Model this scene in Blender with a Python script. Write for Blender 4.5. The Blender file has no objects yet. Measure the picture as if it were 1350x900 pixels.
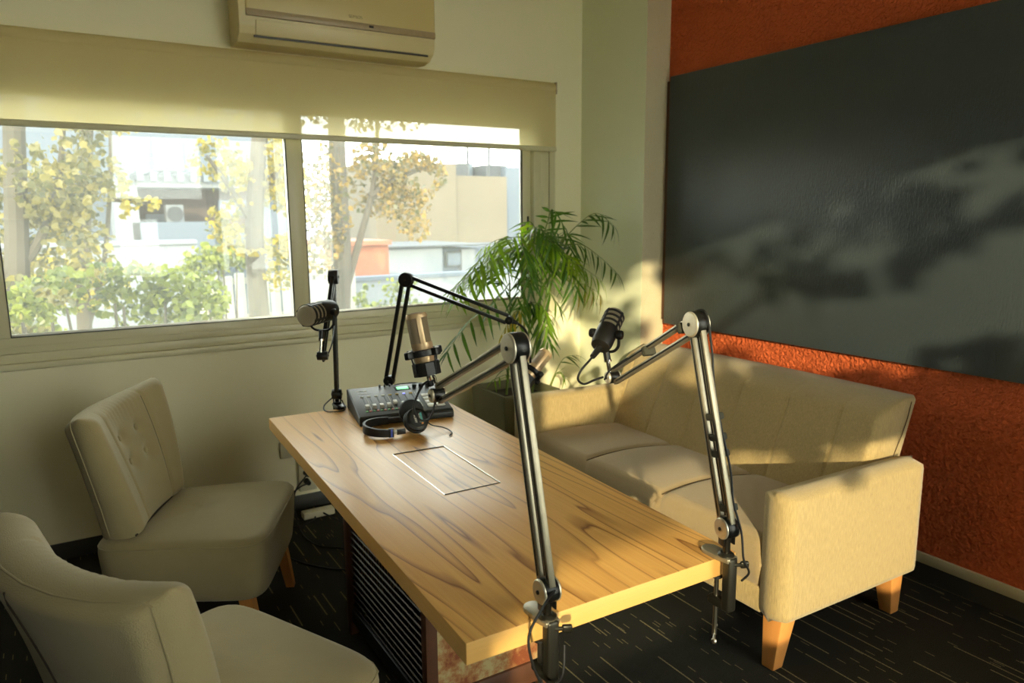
import bpy, bmesh, math, random
from mathutils import Vector, Matrix, Euler, noise
random.seed(7)
sc = bpy.context.scene
COL = sc.collection
V = Vector

# ------------------------------------------------------------------ camera
CAM = V((0, 0, 1.5))
RX = (0.852, 0.094, -0.515); RY = (-0.523, 0.139, -0.841)
F_PX = 970.0
ax = V(RX).normalized(); ay = V(RY); ay = (ay - ax * ay.dot(ax)).normalized(); az = ax.cross(ay)
# rows: world axes expressed in camera coordinates
WORLD_FROM_CAM = Matrix((ax, ay, az))
cam_d = bpy.data.cameras.new('camera'); cam = bpy.data.objects.new('camera', cam_d); COL.objects.link(cam)
cam_d.sensor_fit = 'HORIZONTAL'; cam_d.sensor_width = 36.0; cam_d.lens = 36.0 * F_PX / 1350.0
cam_d.clip_start = 0.02; cam_d.clip_end = 300
cam.matrix_world = Matrix.Translation(CAM) @ WORLD_FROM_CAM.to_4x4()
sc.camera = cam
cam_d.dof.use_dof = True; cam_d.dof.focus_distance = 1.9; cam_d.dof.aperture_fstop = 4.5

def at(px, py, y):
    """world point on the sight line of a photo pixel at depth y"""
    d = WORLD_FROM_CAM @ V((px - 675.0, -(py - 450.0), -F_PX))
    return CAM + d * (y / d.y)

# ------------------------------------------------------------------ light
w = bpy.data.worlds.new('sky'); sc.world = w; w.use_nodes = True
nt = w.node_tree; nt.nodes.clear()
out = nt.nodes.new('ShaderNodeOutputWorld'); bg = nt.nodes.new('ShaderNodeBackground')
tc = nt.nodes.new('ShaderNodeTexCoord'); sep = nt.nodes.new('ShaderNodeSeparateXYZ')
ramp = nt.nodes.new('ShaderNodeValToRGB'); nz = nt.nodes.new('ShaderNodeTexNoise'); mixc = nt.nodes.new('ShaderNodeMix')
mixc.data_type = 'RGBA'
ramp.color_ramp.elements[0].position = 0.0; ramp.color_ramp.elements[0].color = (0.84, 0.88, 0.84, 1)
ramp.color_ramp.elements[1].position = 0.6; ramp.color_ramp.elements[1].color = (0.50, 0.60, 0.68, 1)
nz.inputs['Scale'].default_value = 2.6; nz.inputs['Detail'].default_value = 5
cr = nt.nodes.new('ShaderNodeValToRGB'); cr.color_ramp.elements[0].position = .42; cr.color_ramp.elements[1].position = .62
mixc.inputs[7].default_value = (1.0, 0.98, 0.86, 1)
L = nt.links.new
L(tc.outputs['Generated'], sep.inputs[0]); L(sep.outputs['Z'], ramp.inputs[0]); L(tc.outputs['Generated'], nz.inputs['Vector'])
L(nz.outputs['Fac'], cr.inputs[0]); L(cr.outputs['Color'], mixc.inputs[0]); L(ramp.outputs['Color'], mixc.inputs[6])
L(mixc.outputs[2], bg.inputs['Color']); L(bg.outputs[0], out.inputs[0])
bg.inputs['Strength'].default_value = 5.0

sun_d = bpy.data.lights.new('sun', 'SUN'); sun = bpy.data.objects.new('sun', sun_d); COL.objects.link(sun)
sun_d.energy = 3.7; sun_d.angle = math.radians(.6); sun_d.color = (1.0, 0.83, 0.54)
SUN_DIR = V((1.0, 1.5, -0.45)).normalized()
sun.rotation_euler = SUN_DIR.to_track_quat('-Z', 'Y').to_euler(); sun.location = (-6, -9, 6)

vs = sc.view_settings
vs.view_transform = 'Standard'; vs.look = 'None'; vs.gamma = 1.0; vs.use_curve_mapping = False
vs.exposure = 1.22
sc.cycles.max_bounces = 10; sc.cycles.diffuse_bounces = 5; sc.cycles.transparent_max_bounces = 24
sc.cycles.sample_clamp_indirect = 8.0

# ------------------------------------------------------------------ materials
def node(nt, t, **kw):
    n = nt.nodes.new(t)
    for k, v in kw.items():
        if k in n.inputs: n.inputs[k].default_value = v
        else: setattr(n, k, v)
    return n
def lin(c):
    return tuple(((x / 255.0) / 12.92 if x / 255.0 <= .04045 else ((x / 255.0 + .055) / 1.055) ** 2.4) for x in c) + (1.0,)
MATS = {}
def mat(name, rgb, rough=.6, metal=0.0, var=0.0, vscale=8, vstretch=(1, 1, 1), bump=0.0, bscale=60, bstretch=(1, 1, 1), spec=.5, sheen=0, emit=None, coat=0):
    """plain principled material; rgb in sRGB bytes; var darkens/lightens with noise; bump adds fine relief"""
    m = bpy.data.materials.new(name); MATS[name] = m; m.use_nodes = True
    nt = m.node_tree; b = nt.nodes['Principled BSDF']; lk = nt.links.new
    c = lin(rgb)
    b.inputs['Base Color'].default_value = c; b.inputs['Roughness'].default_value = rough; b.inputs['Metallic'].default_value = metal
    b.inputs['Specular IOR Level'].default_value = spec
    if sheen: b.inputs['Sheen Weight'].default_value = sheen
    if coat: b.inputs['Coat Weight'].default_value = coat
    if emit: b.inputs['Emission Color'].default_value = lin(rgb); b.inputs['Emission Strength'].default_value = emit
    if var or bump:
        tc = node(nt, 'ShaderNodeTexCoord')
    if var:
        mp = node(nt, 'ShaderNodeMapping', Scale=vstretch); lk(tc.outputs['Object'], mp.inputs[0])
        n = node(nt, 'ShaderNodeTexNoise', Scale=vscale, Detail=4.0); lk(mp.outputs[0], n.inputs['Vector'])
        mx = node(nt, 'ShaderNodeMix'); mx.data_type = 'RGBA'
        mx.inputs[6].default_value = tuple(x * (1 - var) for x in c[:3]) + (1,)
        mx.inputs[7].default_value = tuple(min(1, x * (1 + var)) for x in c[:3]) + (1,)
        lk(n.outputs['Fac'], mx.inputs[0]); lk(mx.outputs[2], b.inputs['Base Color'])
    if bump:
        mp2 = node(nt, 'ShaderNodeMapping', Scale=bstretch); lk(tc.outputs['Object'], mp2.inputs[0])
        n2 = node(nt, 'ShaderNodeTexNoise', Scale=bscale, Detail=3.0); lk(mp2.outputs[0], n2.inputs['Vector'])
        bp = node(nt, 'ShaderNodeBump', Strength=bump, Distance=.01); lk(n2.outputs['Fac'], bp.inputs['Height']); lk(bp.outputs[0], b.inputs['Normal'])
    return m

mat('wall_paint', (236, 229, 194), .7, var=.03, vscale=3, bump=.12, bscale=25)
mat('pillar_paint', (228, 230, 198), .7, var=.03, vscale=3, bump=.12, bscale=25)
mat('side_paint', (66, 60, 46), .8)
mat('stucco_cream', (205, 192, 158), .8, bump=.5, bscale=90)
mat('ceiling_paint', (238, 232, 206), .8)
mat('white_frame', (206, 200, 164), .35)
mat('alu_edge', (235, 235, 225), .25, .6)
mat('gasket', (25, 25, 25), .6)
mat('skirting', (196, 186, 150), .5)
mat('skirting_dark', (52, 52, 46), .6)
mat('ac_plastic', (222, 206, 156), .4)
mat('ac_panel', (210, 190, 132), .32)
mat('ac_band', (172, 152, 118), .35, var=.12, vscale=60)
mat('ac_dark', (60, 48, 35), .4)
mat('chair_fabric', (158, 144, 106), .9, var=.06, vscale=14, bump=.25, bscale=420, sheen=.2, spec=.2)
mat('chair_seam', (58, 50, 38), .9)
mat('sofa_fabric', (172, 149, 102), .9, var=.34, vscale=70, vstretch=(3.4, 3.4, .55), bump=.35, bscale=200, bstretch=(1.6, 1.6, .35), sheen=.25, spec=.2)
mat('sofa_seat_fabric', (164, 141, 102), .9, var=.07, vscale=60, bump=.3, bscale=300, sheen=.25, spec=.2)
mat('sofa_seam', (92, 74, 48), .9)
mat('leg_wood', (206, 140, 74), .4, var=.12, vscale=10, vstretch=(4, 4, .6))
mat('table_edge', (218, 168, 94), .4, var=.08, vscale=30, vstretch=(.3, .3, 6))
mat('black_plastic', (20, 20, 19), .42)
mat('black_rubber', (14, 14, 14), .6)
mat('black_metal', (26, 25, 23), .35, .4)
mat('steel', (178, 172, 158), .28, 1.0)
mat('brushed_alu', (206, 198, 178), .42, .7, var=.12, vscale=200)
mat('dark_steel', (74, 70, 62), .35, 1.0)
mat('arm_alu', (154, 146, 126), .38, .7, var=.15, vscale=50)
mat('gunmetal', (62, 60, 52), .38, .8)
mat('mic_gold', (204, 174, 134), .36, .45)
mat('mic_mesh', (178, 158, 128), .5, .3, bump=.8, bscale=900)
mat('grille', (176, 166, 142), .5, .55, bump=.9, bscale=900)
mat('chrome', (214, 210, 200), .12, 1.0)
mat('velcro', (58, 56, 44), .9)
mat('mixer_black', (58, 58, 52), .5)
mat('mixer_side', (14, 14, 13), .5)
mat('pad_grey', (196, 194, 178), .5)
mat('fader_cap', (190, 186, 172), .35)
mat('led_green', (120, 190, 120), .4)
mat('led_red', (190, 110, 95), .4)
mat('screen_green', (120, 225, 150), .4, emit=.7)
mat('led_blue', (150, 150, 245), .4, emit=.6)
mat('print_white', (230, 228, 215), .6)
mat('print_gold', (190, 165, 90), .6)
mat('print_teal', (70, 150, 150), .6)
mat('print_orange', (214, 140, 80), .6)
mat('print_blue', (70, 90, 190), .6)
mat('print_ac', (128, 112, 70), .6)
mat('crate_black', (20, 19, 17), .45, .3)
mat('crate_wire', (52, 44, 34), .45, .7)
mat('crate_post', (84, 50, 28), .6, var=.4, vscale=18)
mat('planter', (112, 108, 78), .6, var=.06, vscale=6)
mat('soil', (40, 30, 20), .95, bump=.6, bscale=60)
mat('socket_white', (196, 190, 160), .5)
mat('trunk', (58, 53, 43), .9, var=.35, vscale=5, vstretch=(1, 1, .35), bump=.5, bscale=12)
mat('stem_green', (112, 128, 52), .5, var=.25, vscale=12)
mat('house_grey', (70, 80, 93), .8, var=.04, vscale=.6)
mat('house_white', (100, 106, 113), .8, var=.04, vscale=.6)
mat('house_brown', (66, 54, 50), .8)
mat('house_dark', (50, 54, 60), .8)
mat('house_beige', (87, 79, 65), .85, var=.16, vscale=.5, bump=.2, bscale=4)
mat('glass_dark', (70, 84, 100), .15)
mat('metal_roof', (80, 90, 100), .5, .2)
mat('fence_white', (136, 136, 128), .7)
mat('ground', (140, 136, 122), .9, var=.15, vscale=.5)
mat('terrace', (206, 200, 180), .8, var=.06, vscale=1.5)
mat('orange_reflection', (140, 84, 60), .8)  # colour standing in for the orange wall's reflection in the glass

def leaf_mat(name, c1, c2, trans=.45, vscale=.9, rough=.4):
    m = bpy.data.materials.new(name); MATS[name] = m; m.use_nodes = True; nt = m.node_tree; nt.nodes.clear(); lk = nt.links.new
    o = node(nt, 'ShaderNodeOutputMaterial'); b = node(nt, 'ShaderNodeBsdfPrincipled', Roughness=rough); t = node(nt, 'ShaderNodeBsdfTranslucent'); mx = node(nt, 'ShaderNodeMixShader', Fac=trans)
    tc = node(nt, 'ShaderNodeTexCoord'); n = node(nt, 'ShaderNodeTexNoise', Scale=vscale, Detail=3.0)
    geo = node(nt, 'ShaderNodeNewGeometry')
    cm = node(nt, 'ShaderNodeMix'); cm.data_type = 'RGBA'; cm.inputs[6].default_value = lin(c1); cm.inputs[7].default_value = lin(c2)
    rr = node(nt, 'ShaderNodeMath', operation='ADD')
    rr2 = node(nt, 'ShaderNodeMath', operation='MULTIPLY_ADD'); rr2.inputs[1].default_value = 1.1; rr2.inputs[2].default_value = -.55
    lk(tc.outputs['Object'], n.inputs['Vector']); lk(n.outputs['Fac'], rr.inputs[0])
    lk(geo.outputs['Random Per Island'], rr2.inputs[0]); lk(rr2.outputs[0], rr.inputs[1]); rr.use_clamp = True
    lk(rr.outputs[0], cm.inputs[0])
    lk(cm.outputs[2], b.inputs['Base Color']); lk(cm.outputs[2], t.inputs['Color'])
    lk(b.outputs[0], mx.inputs[1]); lk(t.outputs[0], mx.inputs[2]); lk(mx.outputs[0], o.inputs[0])
    return m
leaf_mat('leaf_yellow', (78, 80, 24), (164, 144, 38), .5)
leaf_mat('leaf_autumn', (60, 66, 30), (140, 112, 42), .45)
leaf_mat('leaf_shrub', (54, 70, 24), (128, 136, 48), .45)
leaf_mat('leaf_hazy', (64, 68, 40), (128, 118, 58), .45)
leaf_mat('palm_green', (44, 84, 18), (112, 150, 34), .4, 3)
leaf_mat('palm_light', (104, 148, 26), (170, 196, 50), .5, 3)
leaf_mat('palm_yellow', (150, 140, 34), (206, 176, 60), .5, 3)

def table_wood():
    m = bpy.data.materials.new('table_wood'); MATS['table_wood'] = m; m.use_nodes = True; nt = m.node_tree; lk = nt.links.new; b = nt.nodes['Principled BSDF']
    tc = node(nt, 'ShaderNodeTexCoord')
    mp = node(nt, 'ShaderNodeMapping', Scale=(5.2, .42, 1.0), Location=(1.7, 2.3, 0)); lk(tc.outputs['Object'], mp.inputs[0])
    n = node(nt, 'ShaderNodeTexNoise', Scale=1.0, Detail=2.0, Roughness=.45); lk(mp.outputs[0], n.inputs['Vector'])
    mul = node(nt, 'ShaderNodeMath', operation='MULTIPLY'); mul.inputs[1].default_value = 15.0; lk(n.outputs['Fac'], mul.inputs[0])
    fr = node(nt, 'ShaderNodeMath', operation='FRACT'); lk(mul.outputs[0], fr.inputs[0])
    veins = node(nt, 'ShaderNodeValToRGB'); cr = veins.color_ramp
    cr.elements[0].position = 0; cr.elements[0].color = (0, 0, 0, 1); cr.elements[1].position = 1; cr.elements[1].color = (0, 0, 0, 1)
    e = cr.elements.new(.72); e.color = (.0, .0, .0, 1); e = cr.elements.new(.9); e.color = (.6, .6, .6, 1); e = cr.elements.new(.94); e.color = (1, 1, 1, 1); e = cr.elements.new(.97); e.color = (.2, .2, .2, 1)
    lk(fr.outputs[0], veins.inputs[0])
    mpa = node(nt, 'ShaderNodeMapping', Scale=(1.6, .5, 1), Location=(4.2, 0, 0)); lk(tc.outputs['Object'], mpa.inputs[0])
    na = node(nt, 'ShaderNodeTexNoise', Scale=2.2, Detail=1.0); lk(mpa.outputs[0], na.inputs['Vector'])
    am = node(nt, 'ShaderNodeMapRange'); am.inputs[1].default_value = .30; am.inputs[2].default_value = .55; lk(na.outputs['Fac'], am.inputs[0])
    vm = node(nt, 'ShaderNodeMath', operation='MULTIPLY'); lk(veins.outputs['Color'], vm.inputs[0]); lk(am.outputs[0], vm.inputs[1])
    # fine growth lines
    mul2 = node(nt, 'ShaderNodeMath', operation='MULTIPLY'); mul2.inputs[1].default_value = 60.0; lk(n.outputs['Fac'], mul2.inputs[0])
    si = node(nt, 'ShaderNodeMath', operation='SINE'); lk(mul2.outputs[0], si.inputs[0])
    mp3 = node(nt, 'ShaderNodeMapping', Scale=(140, 3.0, 1)); lk(tc.outputs['Object'], mp3.inputs[0])
    n3 = node(nt, 'ShaderNodeTexNoise', Scale=1.0, Detail=3.0); lk(mp3.outputs[0], n3.inputs['Vector'])
    base = node(nt, 'ShaderNodeMix'); base.data_type = 'RGBA'; base.inputs[6].default_value = lin((206, 150, 78)); base.inputs[7].default_value = lin((228, 180, 104)); lk(n3.outputs['Fac'], base.inputs[0])
    ad = node(nt, 'ShaderNodeMath', operation='MULTIPLY_ADD'); ad.inputs[1].default_value = .06; ad.inputs[2].default_value = .07; lk(si.outputs[0], ad.inputs[0])
    g = node(nt, 'ShaderNodeMix'); g.data_type = 'RGBA'; g.inputs[7].default_value = lin((170, 110, 56)); lk(ad.outputs[0], g.inputs[0]); lk(base.outputs[2], g.inputs[6])
    vm2 = node(nt, 'ShaderNodeMath', operation='MULTIPLY'); vm2.inputs[1].default_value = .9; lk(vm.outputs[0], vm2.inputs[0])
    fin = node(nt, 'ShaderNodeMix'); fin.data_type = 'RGBA'; fin.inputs[7].default_value = lin((122, 68, 28)); lk(vm2.outputs[0], fin.inputs[0]); lk(g.outputs[2], fin.inputs[6])
    lk(fin.outputs[2], b.inputs['Base Color']); b.inputs['Roughness'].default_value = .36; b.inputs['Specular IOR Level'].default_value = .4
table_wood()

def carpet():
    m = bpy.data.materials.new('carpet'); MATS['carpet'] = m; m.use_nodes = True; nt = m.node_tree; lk = nt.links.new; b = nt.nodes['Principled BSDF']
    tc = node(nt, 'ShaderNodeTexCoord'); sp = node(nt, 'ShaderNodeSeparateXYZ'); lk(tc.outputs['Object'], sp.inputs[0])
    def M(op, a, bb=None, c=None):
        n = node(nt, 'ShaderNodeMath', operation=op)
        for i, v in enumerate((a, bb, c)):
            if v is None: continue
            if isinstance(v, (int, float)): n.inputs[i].default_value = v
            else: lk(v, n.inputs[i])
        return n.outputs[0]
    def layer(pitch, dens, lw, ylen, seed):
        xs = M('MULTIPLY', sp.outputs['X'], 1 / pitch); cx_ = M('FLOOR', xs); fx = M('FRACT', xs)
        wn = node(nt, 'ShaderNodeTexWhiteNoise', noise_dimensions='2D'); cb = node(nt, 'ShaderNodeCombineXYZ'); lk(cx_, cb.inputs[0]); cb.inputs[1].default_value = seed; lk(cb.outputs[0], wn.inputs['Vector'])
        ys = M('ADD', M('MULTIPLY', sp.outputs['Y'], 1 / ylen), M('MULTIPLY', wn.outputs['Value'], 17.0)); cy_ = M('FLOOR', ys)
        wn2 = node(nt, 'ShaderNodeTexWhiteNoise', noise_dimensions='2D'); cb2 = node(nt, 'ShaderNodeCombineXYZ'); lk(cx_, cb2.inputs[0]); lk(cy_, cb2.inputs[1]); lk(cb2.outputs[0], wn2.inputs['Vector'])
        return M('MULTIPLY', M('GREATER_THAN', wn2.outputs['Value'], 1 - dens), M('LESS_THAN', fx, lw))
    a = layer(.034, .15, .15, .17, 1.0); d = layer(.014, .05, .2, .035, 5.0)
    msk = M('MAXIMUM', a, d)
    nn = node(nt, 'ShaderNodeTexNoise', Scale=260.0, Detail=2.0); lk(tc.outputs['Object'], nn.inputs['Vector'])
    msk2 = M('MULTIPLY', msk, M('MULTIPLY_ADD', nn.outputs['Fac'], 1.6, -.25))
    base = node(nt, 'ShaderNodeMix'); base.data_type = 'RGBA'; base.inputs[6].default_value = lin((26, 26, 23)); base.inputs[7].default_value = lin((50, 49, 43)); lk(nn.outputs['Fac'], base.inputs[0])
    fin = node(nt, 'ShaderNodeMix'); fin.data_type = 'RGBA'; fin.inputs[7].default_value = lin((150, 138, 98)); lk(msk2, fin.inputs[0]); lk(base.outputs[2], fin.inputs[6])
    lk(fin.outputs[2], b.inputs['Base Color']); b.inputs['Roughness'].default_value = .95; b.inputs['Specular IOR Level'].default_value = .1
    bp = node(nt, 'ShaderNodeBump', Strength=.6, Distance=.006); lk(nn.outputs['Fac'], bp.inputs['Height']); lk(bp.outputs[0], b.inputs['Normal'])
carpet()

def orange_wall():
    m = mat('orange_stucco', (222, 106, 58), .85, var=.08, vscale=5, spec=.2); nt = m.node_tree; lk = nt.links.new; b = nt.nodes['Principled BSDF']
    tc = node(nt, 'ShaderNodeTexCoord'); n = node(nt, 'ShaderNodeTexNoise', Scale=62.0, Detail=3.0, Roughness=.55, Distortion=.5); lk(tc.outputs['Object'], n.inputs['Vector'])
    r = node(nt, 'ShaderNodeMapRange'); r.inputs[1].default_value = .35; r.inputs[2].default_value = .65; lk(n.outputs['Fac'], r.inputs[0])
    bp = node(nt, 'ShaderNodeBump', Strength=1.0, Distance=.013); lk(r.outputs[0], bp.inputs['Height']); lk(bp.outputs[0], b.inputs['Normal'])
orange_wall()

def board_mat():
    m = mat('board_slate', (60, 68, 70), .38, var=.1, vscale=2, spec=.5); nt = m.node_tree; lk = nt.links.new; b = nt.nodes['Principled BSDF']
    tc = node(nt, 'ShaderNodeTexCoord'); mp = node(nt, 'ShaderNodeMapping', Scale=(1, 2.2, .55)); lk(tc.outputs['Object'], mp.inputs[0])
    n = node(nt, 'ShaderNodeTexNoise', Scale=95.0, Detail=2.0); lk(mp.outputs[0], n.inputs['Vector'])
    n2 = node(nt, 'ShaderNodeTexNoise', Scale=2.3, Detail=2.0); lk(tc.outputs['Object'], n2.inputs['Vector'])
    bp = node(nt, 'ShaderNodeBump', Strength=.55, Distance=.004); lk(n.outputs['Fac'], bp.inputs['Height'])
    bp2 = node(nt, 'ShaderNodeBump', Strength=.25, Distance=.03); lk(n2.outputs['Fac'], bp2.inputs['Height']); lk(bp.outputs[0], bp2.inputs['Normal']); lk(bp2.outputs[0], b.inputs['Normal'])
board_mat()

def rust_panel():
    m = mat('rust_panel', (150, 112, 72), .6, .15); nt = m.node_tree; lk = nt.links.new; b = nt.nodes['Principled BSDF']
    tc = node(nt, 'ShaderNodeTexCoord'); n = node(nt, 'ShaderNodeTexNoise', Scale=9.0, Detail=8.0, Roughness=.7); lk(tc.outputs['Object'], n.inputs['Vector'])
    r = node(nt, 'ShaderNodeValToRGB'); lk(n.outputs['Fac'], r.inputs[0]); c = r.color_ramp
    c.elements[0].position = .4; c.elements[0].color = lin((128, 66, 34)); c.elements[1].position = .56; c.elements[1].color = lin((178, 160, 112))
    e = c.elements.new(.48); e.color = lin((160, 112, 66)); lk(r.outputs[0], b.inputs['Base Color'])
rust_panel()

def glass_mat(name, dust, centre=None, radius=1.0, base=.02, speck=.3):
    """thin window glass: clear transmission, weak reflection, dust film with specks"""
    m = bpy.data.materials.new(name); MATS[name] = m; m.use_nodes = True; nt = m.node_tree; nt.nodes.clear(); lk = nt.links.new
    o = node(nt, 'ShaderNodeOutputMaterial'); t = node(nt, 'ShaderNodeBsdfTransparent'); t.inputs[0].default_value = (.93, .95, .93, 1)
    g = node(nt, 'ShaderNodeBsdfGlossy', Roughness=.01); fz = node(nt, 'ShaderNodeFresnel', IOR=1.45); ms = node(nt, 'ShaderNodeMixShader')
    lk(fz.outputs[0], ms.inputs[0]); lk(t.outputs[0], ms.inputs[1]); lk(g.outputs[0], ms.inputs[2])
    tr = node(nt, 'ShaderNodeBsdfTranslucent'); tr.inputs[0].default_value = (.9, .9, .84, 1); df = node(nt, 'ShaderNodeBsdfDiffuse'); df.inputs[0].default_value = (.8, .8, .74, 1)
    dm = node(nt, 'ShaderNodeMixShader', Fac=.3); lk(tr.outputs[0], dm.inputs[1]); lk(df.outputs[0], dm.inputs[2])
    tc = node(nt, 'ShaderNodeTexCoord'); n = node(nt, 'ShaderNodeTexNoise', Scale=2.2, Detail=3.0); lk(tc.outputs['Object'], n.inputs['Vector'])
    n2 = node(nt, 'ShaderNodeTexNoise', Scale=130.0, Detail=2.0); lk(tc.outputs['Object'], n2.inputs['Vector'])
    r2 = node(nt, 'ShaderNodeMapRange'); r2.inputs[1].default_value = .58; r2.inputs[2].default_value = .74; r2.inputs[4].default_value = speck; lk(n2.outputs['Fac'], r2.inputs[0])
    def M(op, a, b):
        q = node(nt, 'ShaderNodeMath', operation=op); q.use_clamp = True
        for i, v in enumerate((a, b)):
            if isinstance(v, (int, float)): q.inputs[i].default_value = v
            else: lk(v, q.inputs[i])
        return q.outputs[0]
    amt = M('MULTIPLY', n.outputs['Fac'], dust)
    if centre:
        vd = node(nt, 'ShaderNodeVectorMath', operation='DISTANCE'); vd.inputs[1].default_value = centre; lk(tc.outputs['Object'], vd.inputs[0])
        mr = node(nt, 'ShaderNodeMapRange'); mr.inputs[1].default_value = radius; mr.inputs[2].default_value = 0.1; lk(vd.outputs['Value'], mr.inputs[0])
        amt = M('MULTIPLY', amt, mr.outputs[0]); sp = M('MULTIPLY', r2.outputs[0], mr.outputs[0])
    else: sp = r2.outputs[0]
    f = M('ADD', M('ADD', amt, sp), base)
    fin = node(nt, 'ShaderNodeMixShader'); lk(f, fin.inputs[0]); lk(ms.outputs[0], fin.inputs[1]); lk(dm.outputs[0], fin.inputs[2]); lk(fin.outputs[0], o.inputs[0])
glass_mat('glass_dusty', .75, (.0, 3.74, 1.1), 1.45, .06, .4)
glass_mat('glass_clear', .05, None, 1, .035, .05)

def blind_mat():
    m = bpy.data.materials.new('blind_fabric'); MATS['blind_fabric'] = m; m.use_nodes = True; nt = m.node_tree; nt.nodes.clear(); lk = nt.links.new
    o = node(nt, 'ShaderNodeOutputMaterial'); d = node(nt, 'ShaderNodeBsdfDiffuse'); d.inputs[0].default_value = lin((228, 216, 170)); t = node(nt, 'ShaderNodeBsdfTranslucent'); t.inputs[0].default_value = lin((240, 226, 170))
    tp = node(nt, 'ShaderNodeBsdfTransparent'); a = node(nt, 'ShaderNodeMixShader', Fac=.45); bb = node(nt, 'ShaderNodeMixShader', Fac=.13)
    lk(d.outputs[0], a.inputs[1]); lk(t.outputs[0], a.inputs[2]); lk(a.outputs[0], bb.inputs[1]); lk(tp.outputs[0], bb.inputs[2]); lk(bb.outputs[0], o.inputs[0])
blind_mat()

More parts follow.
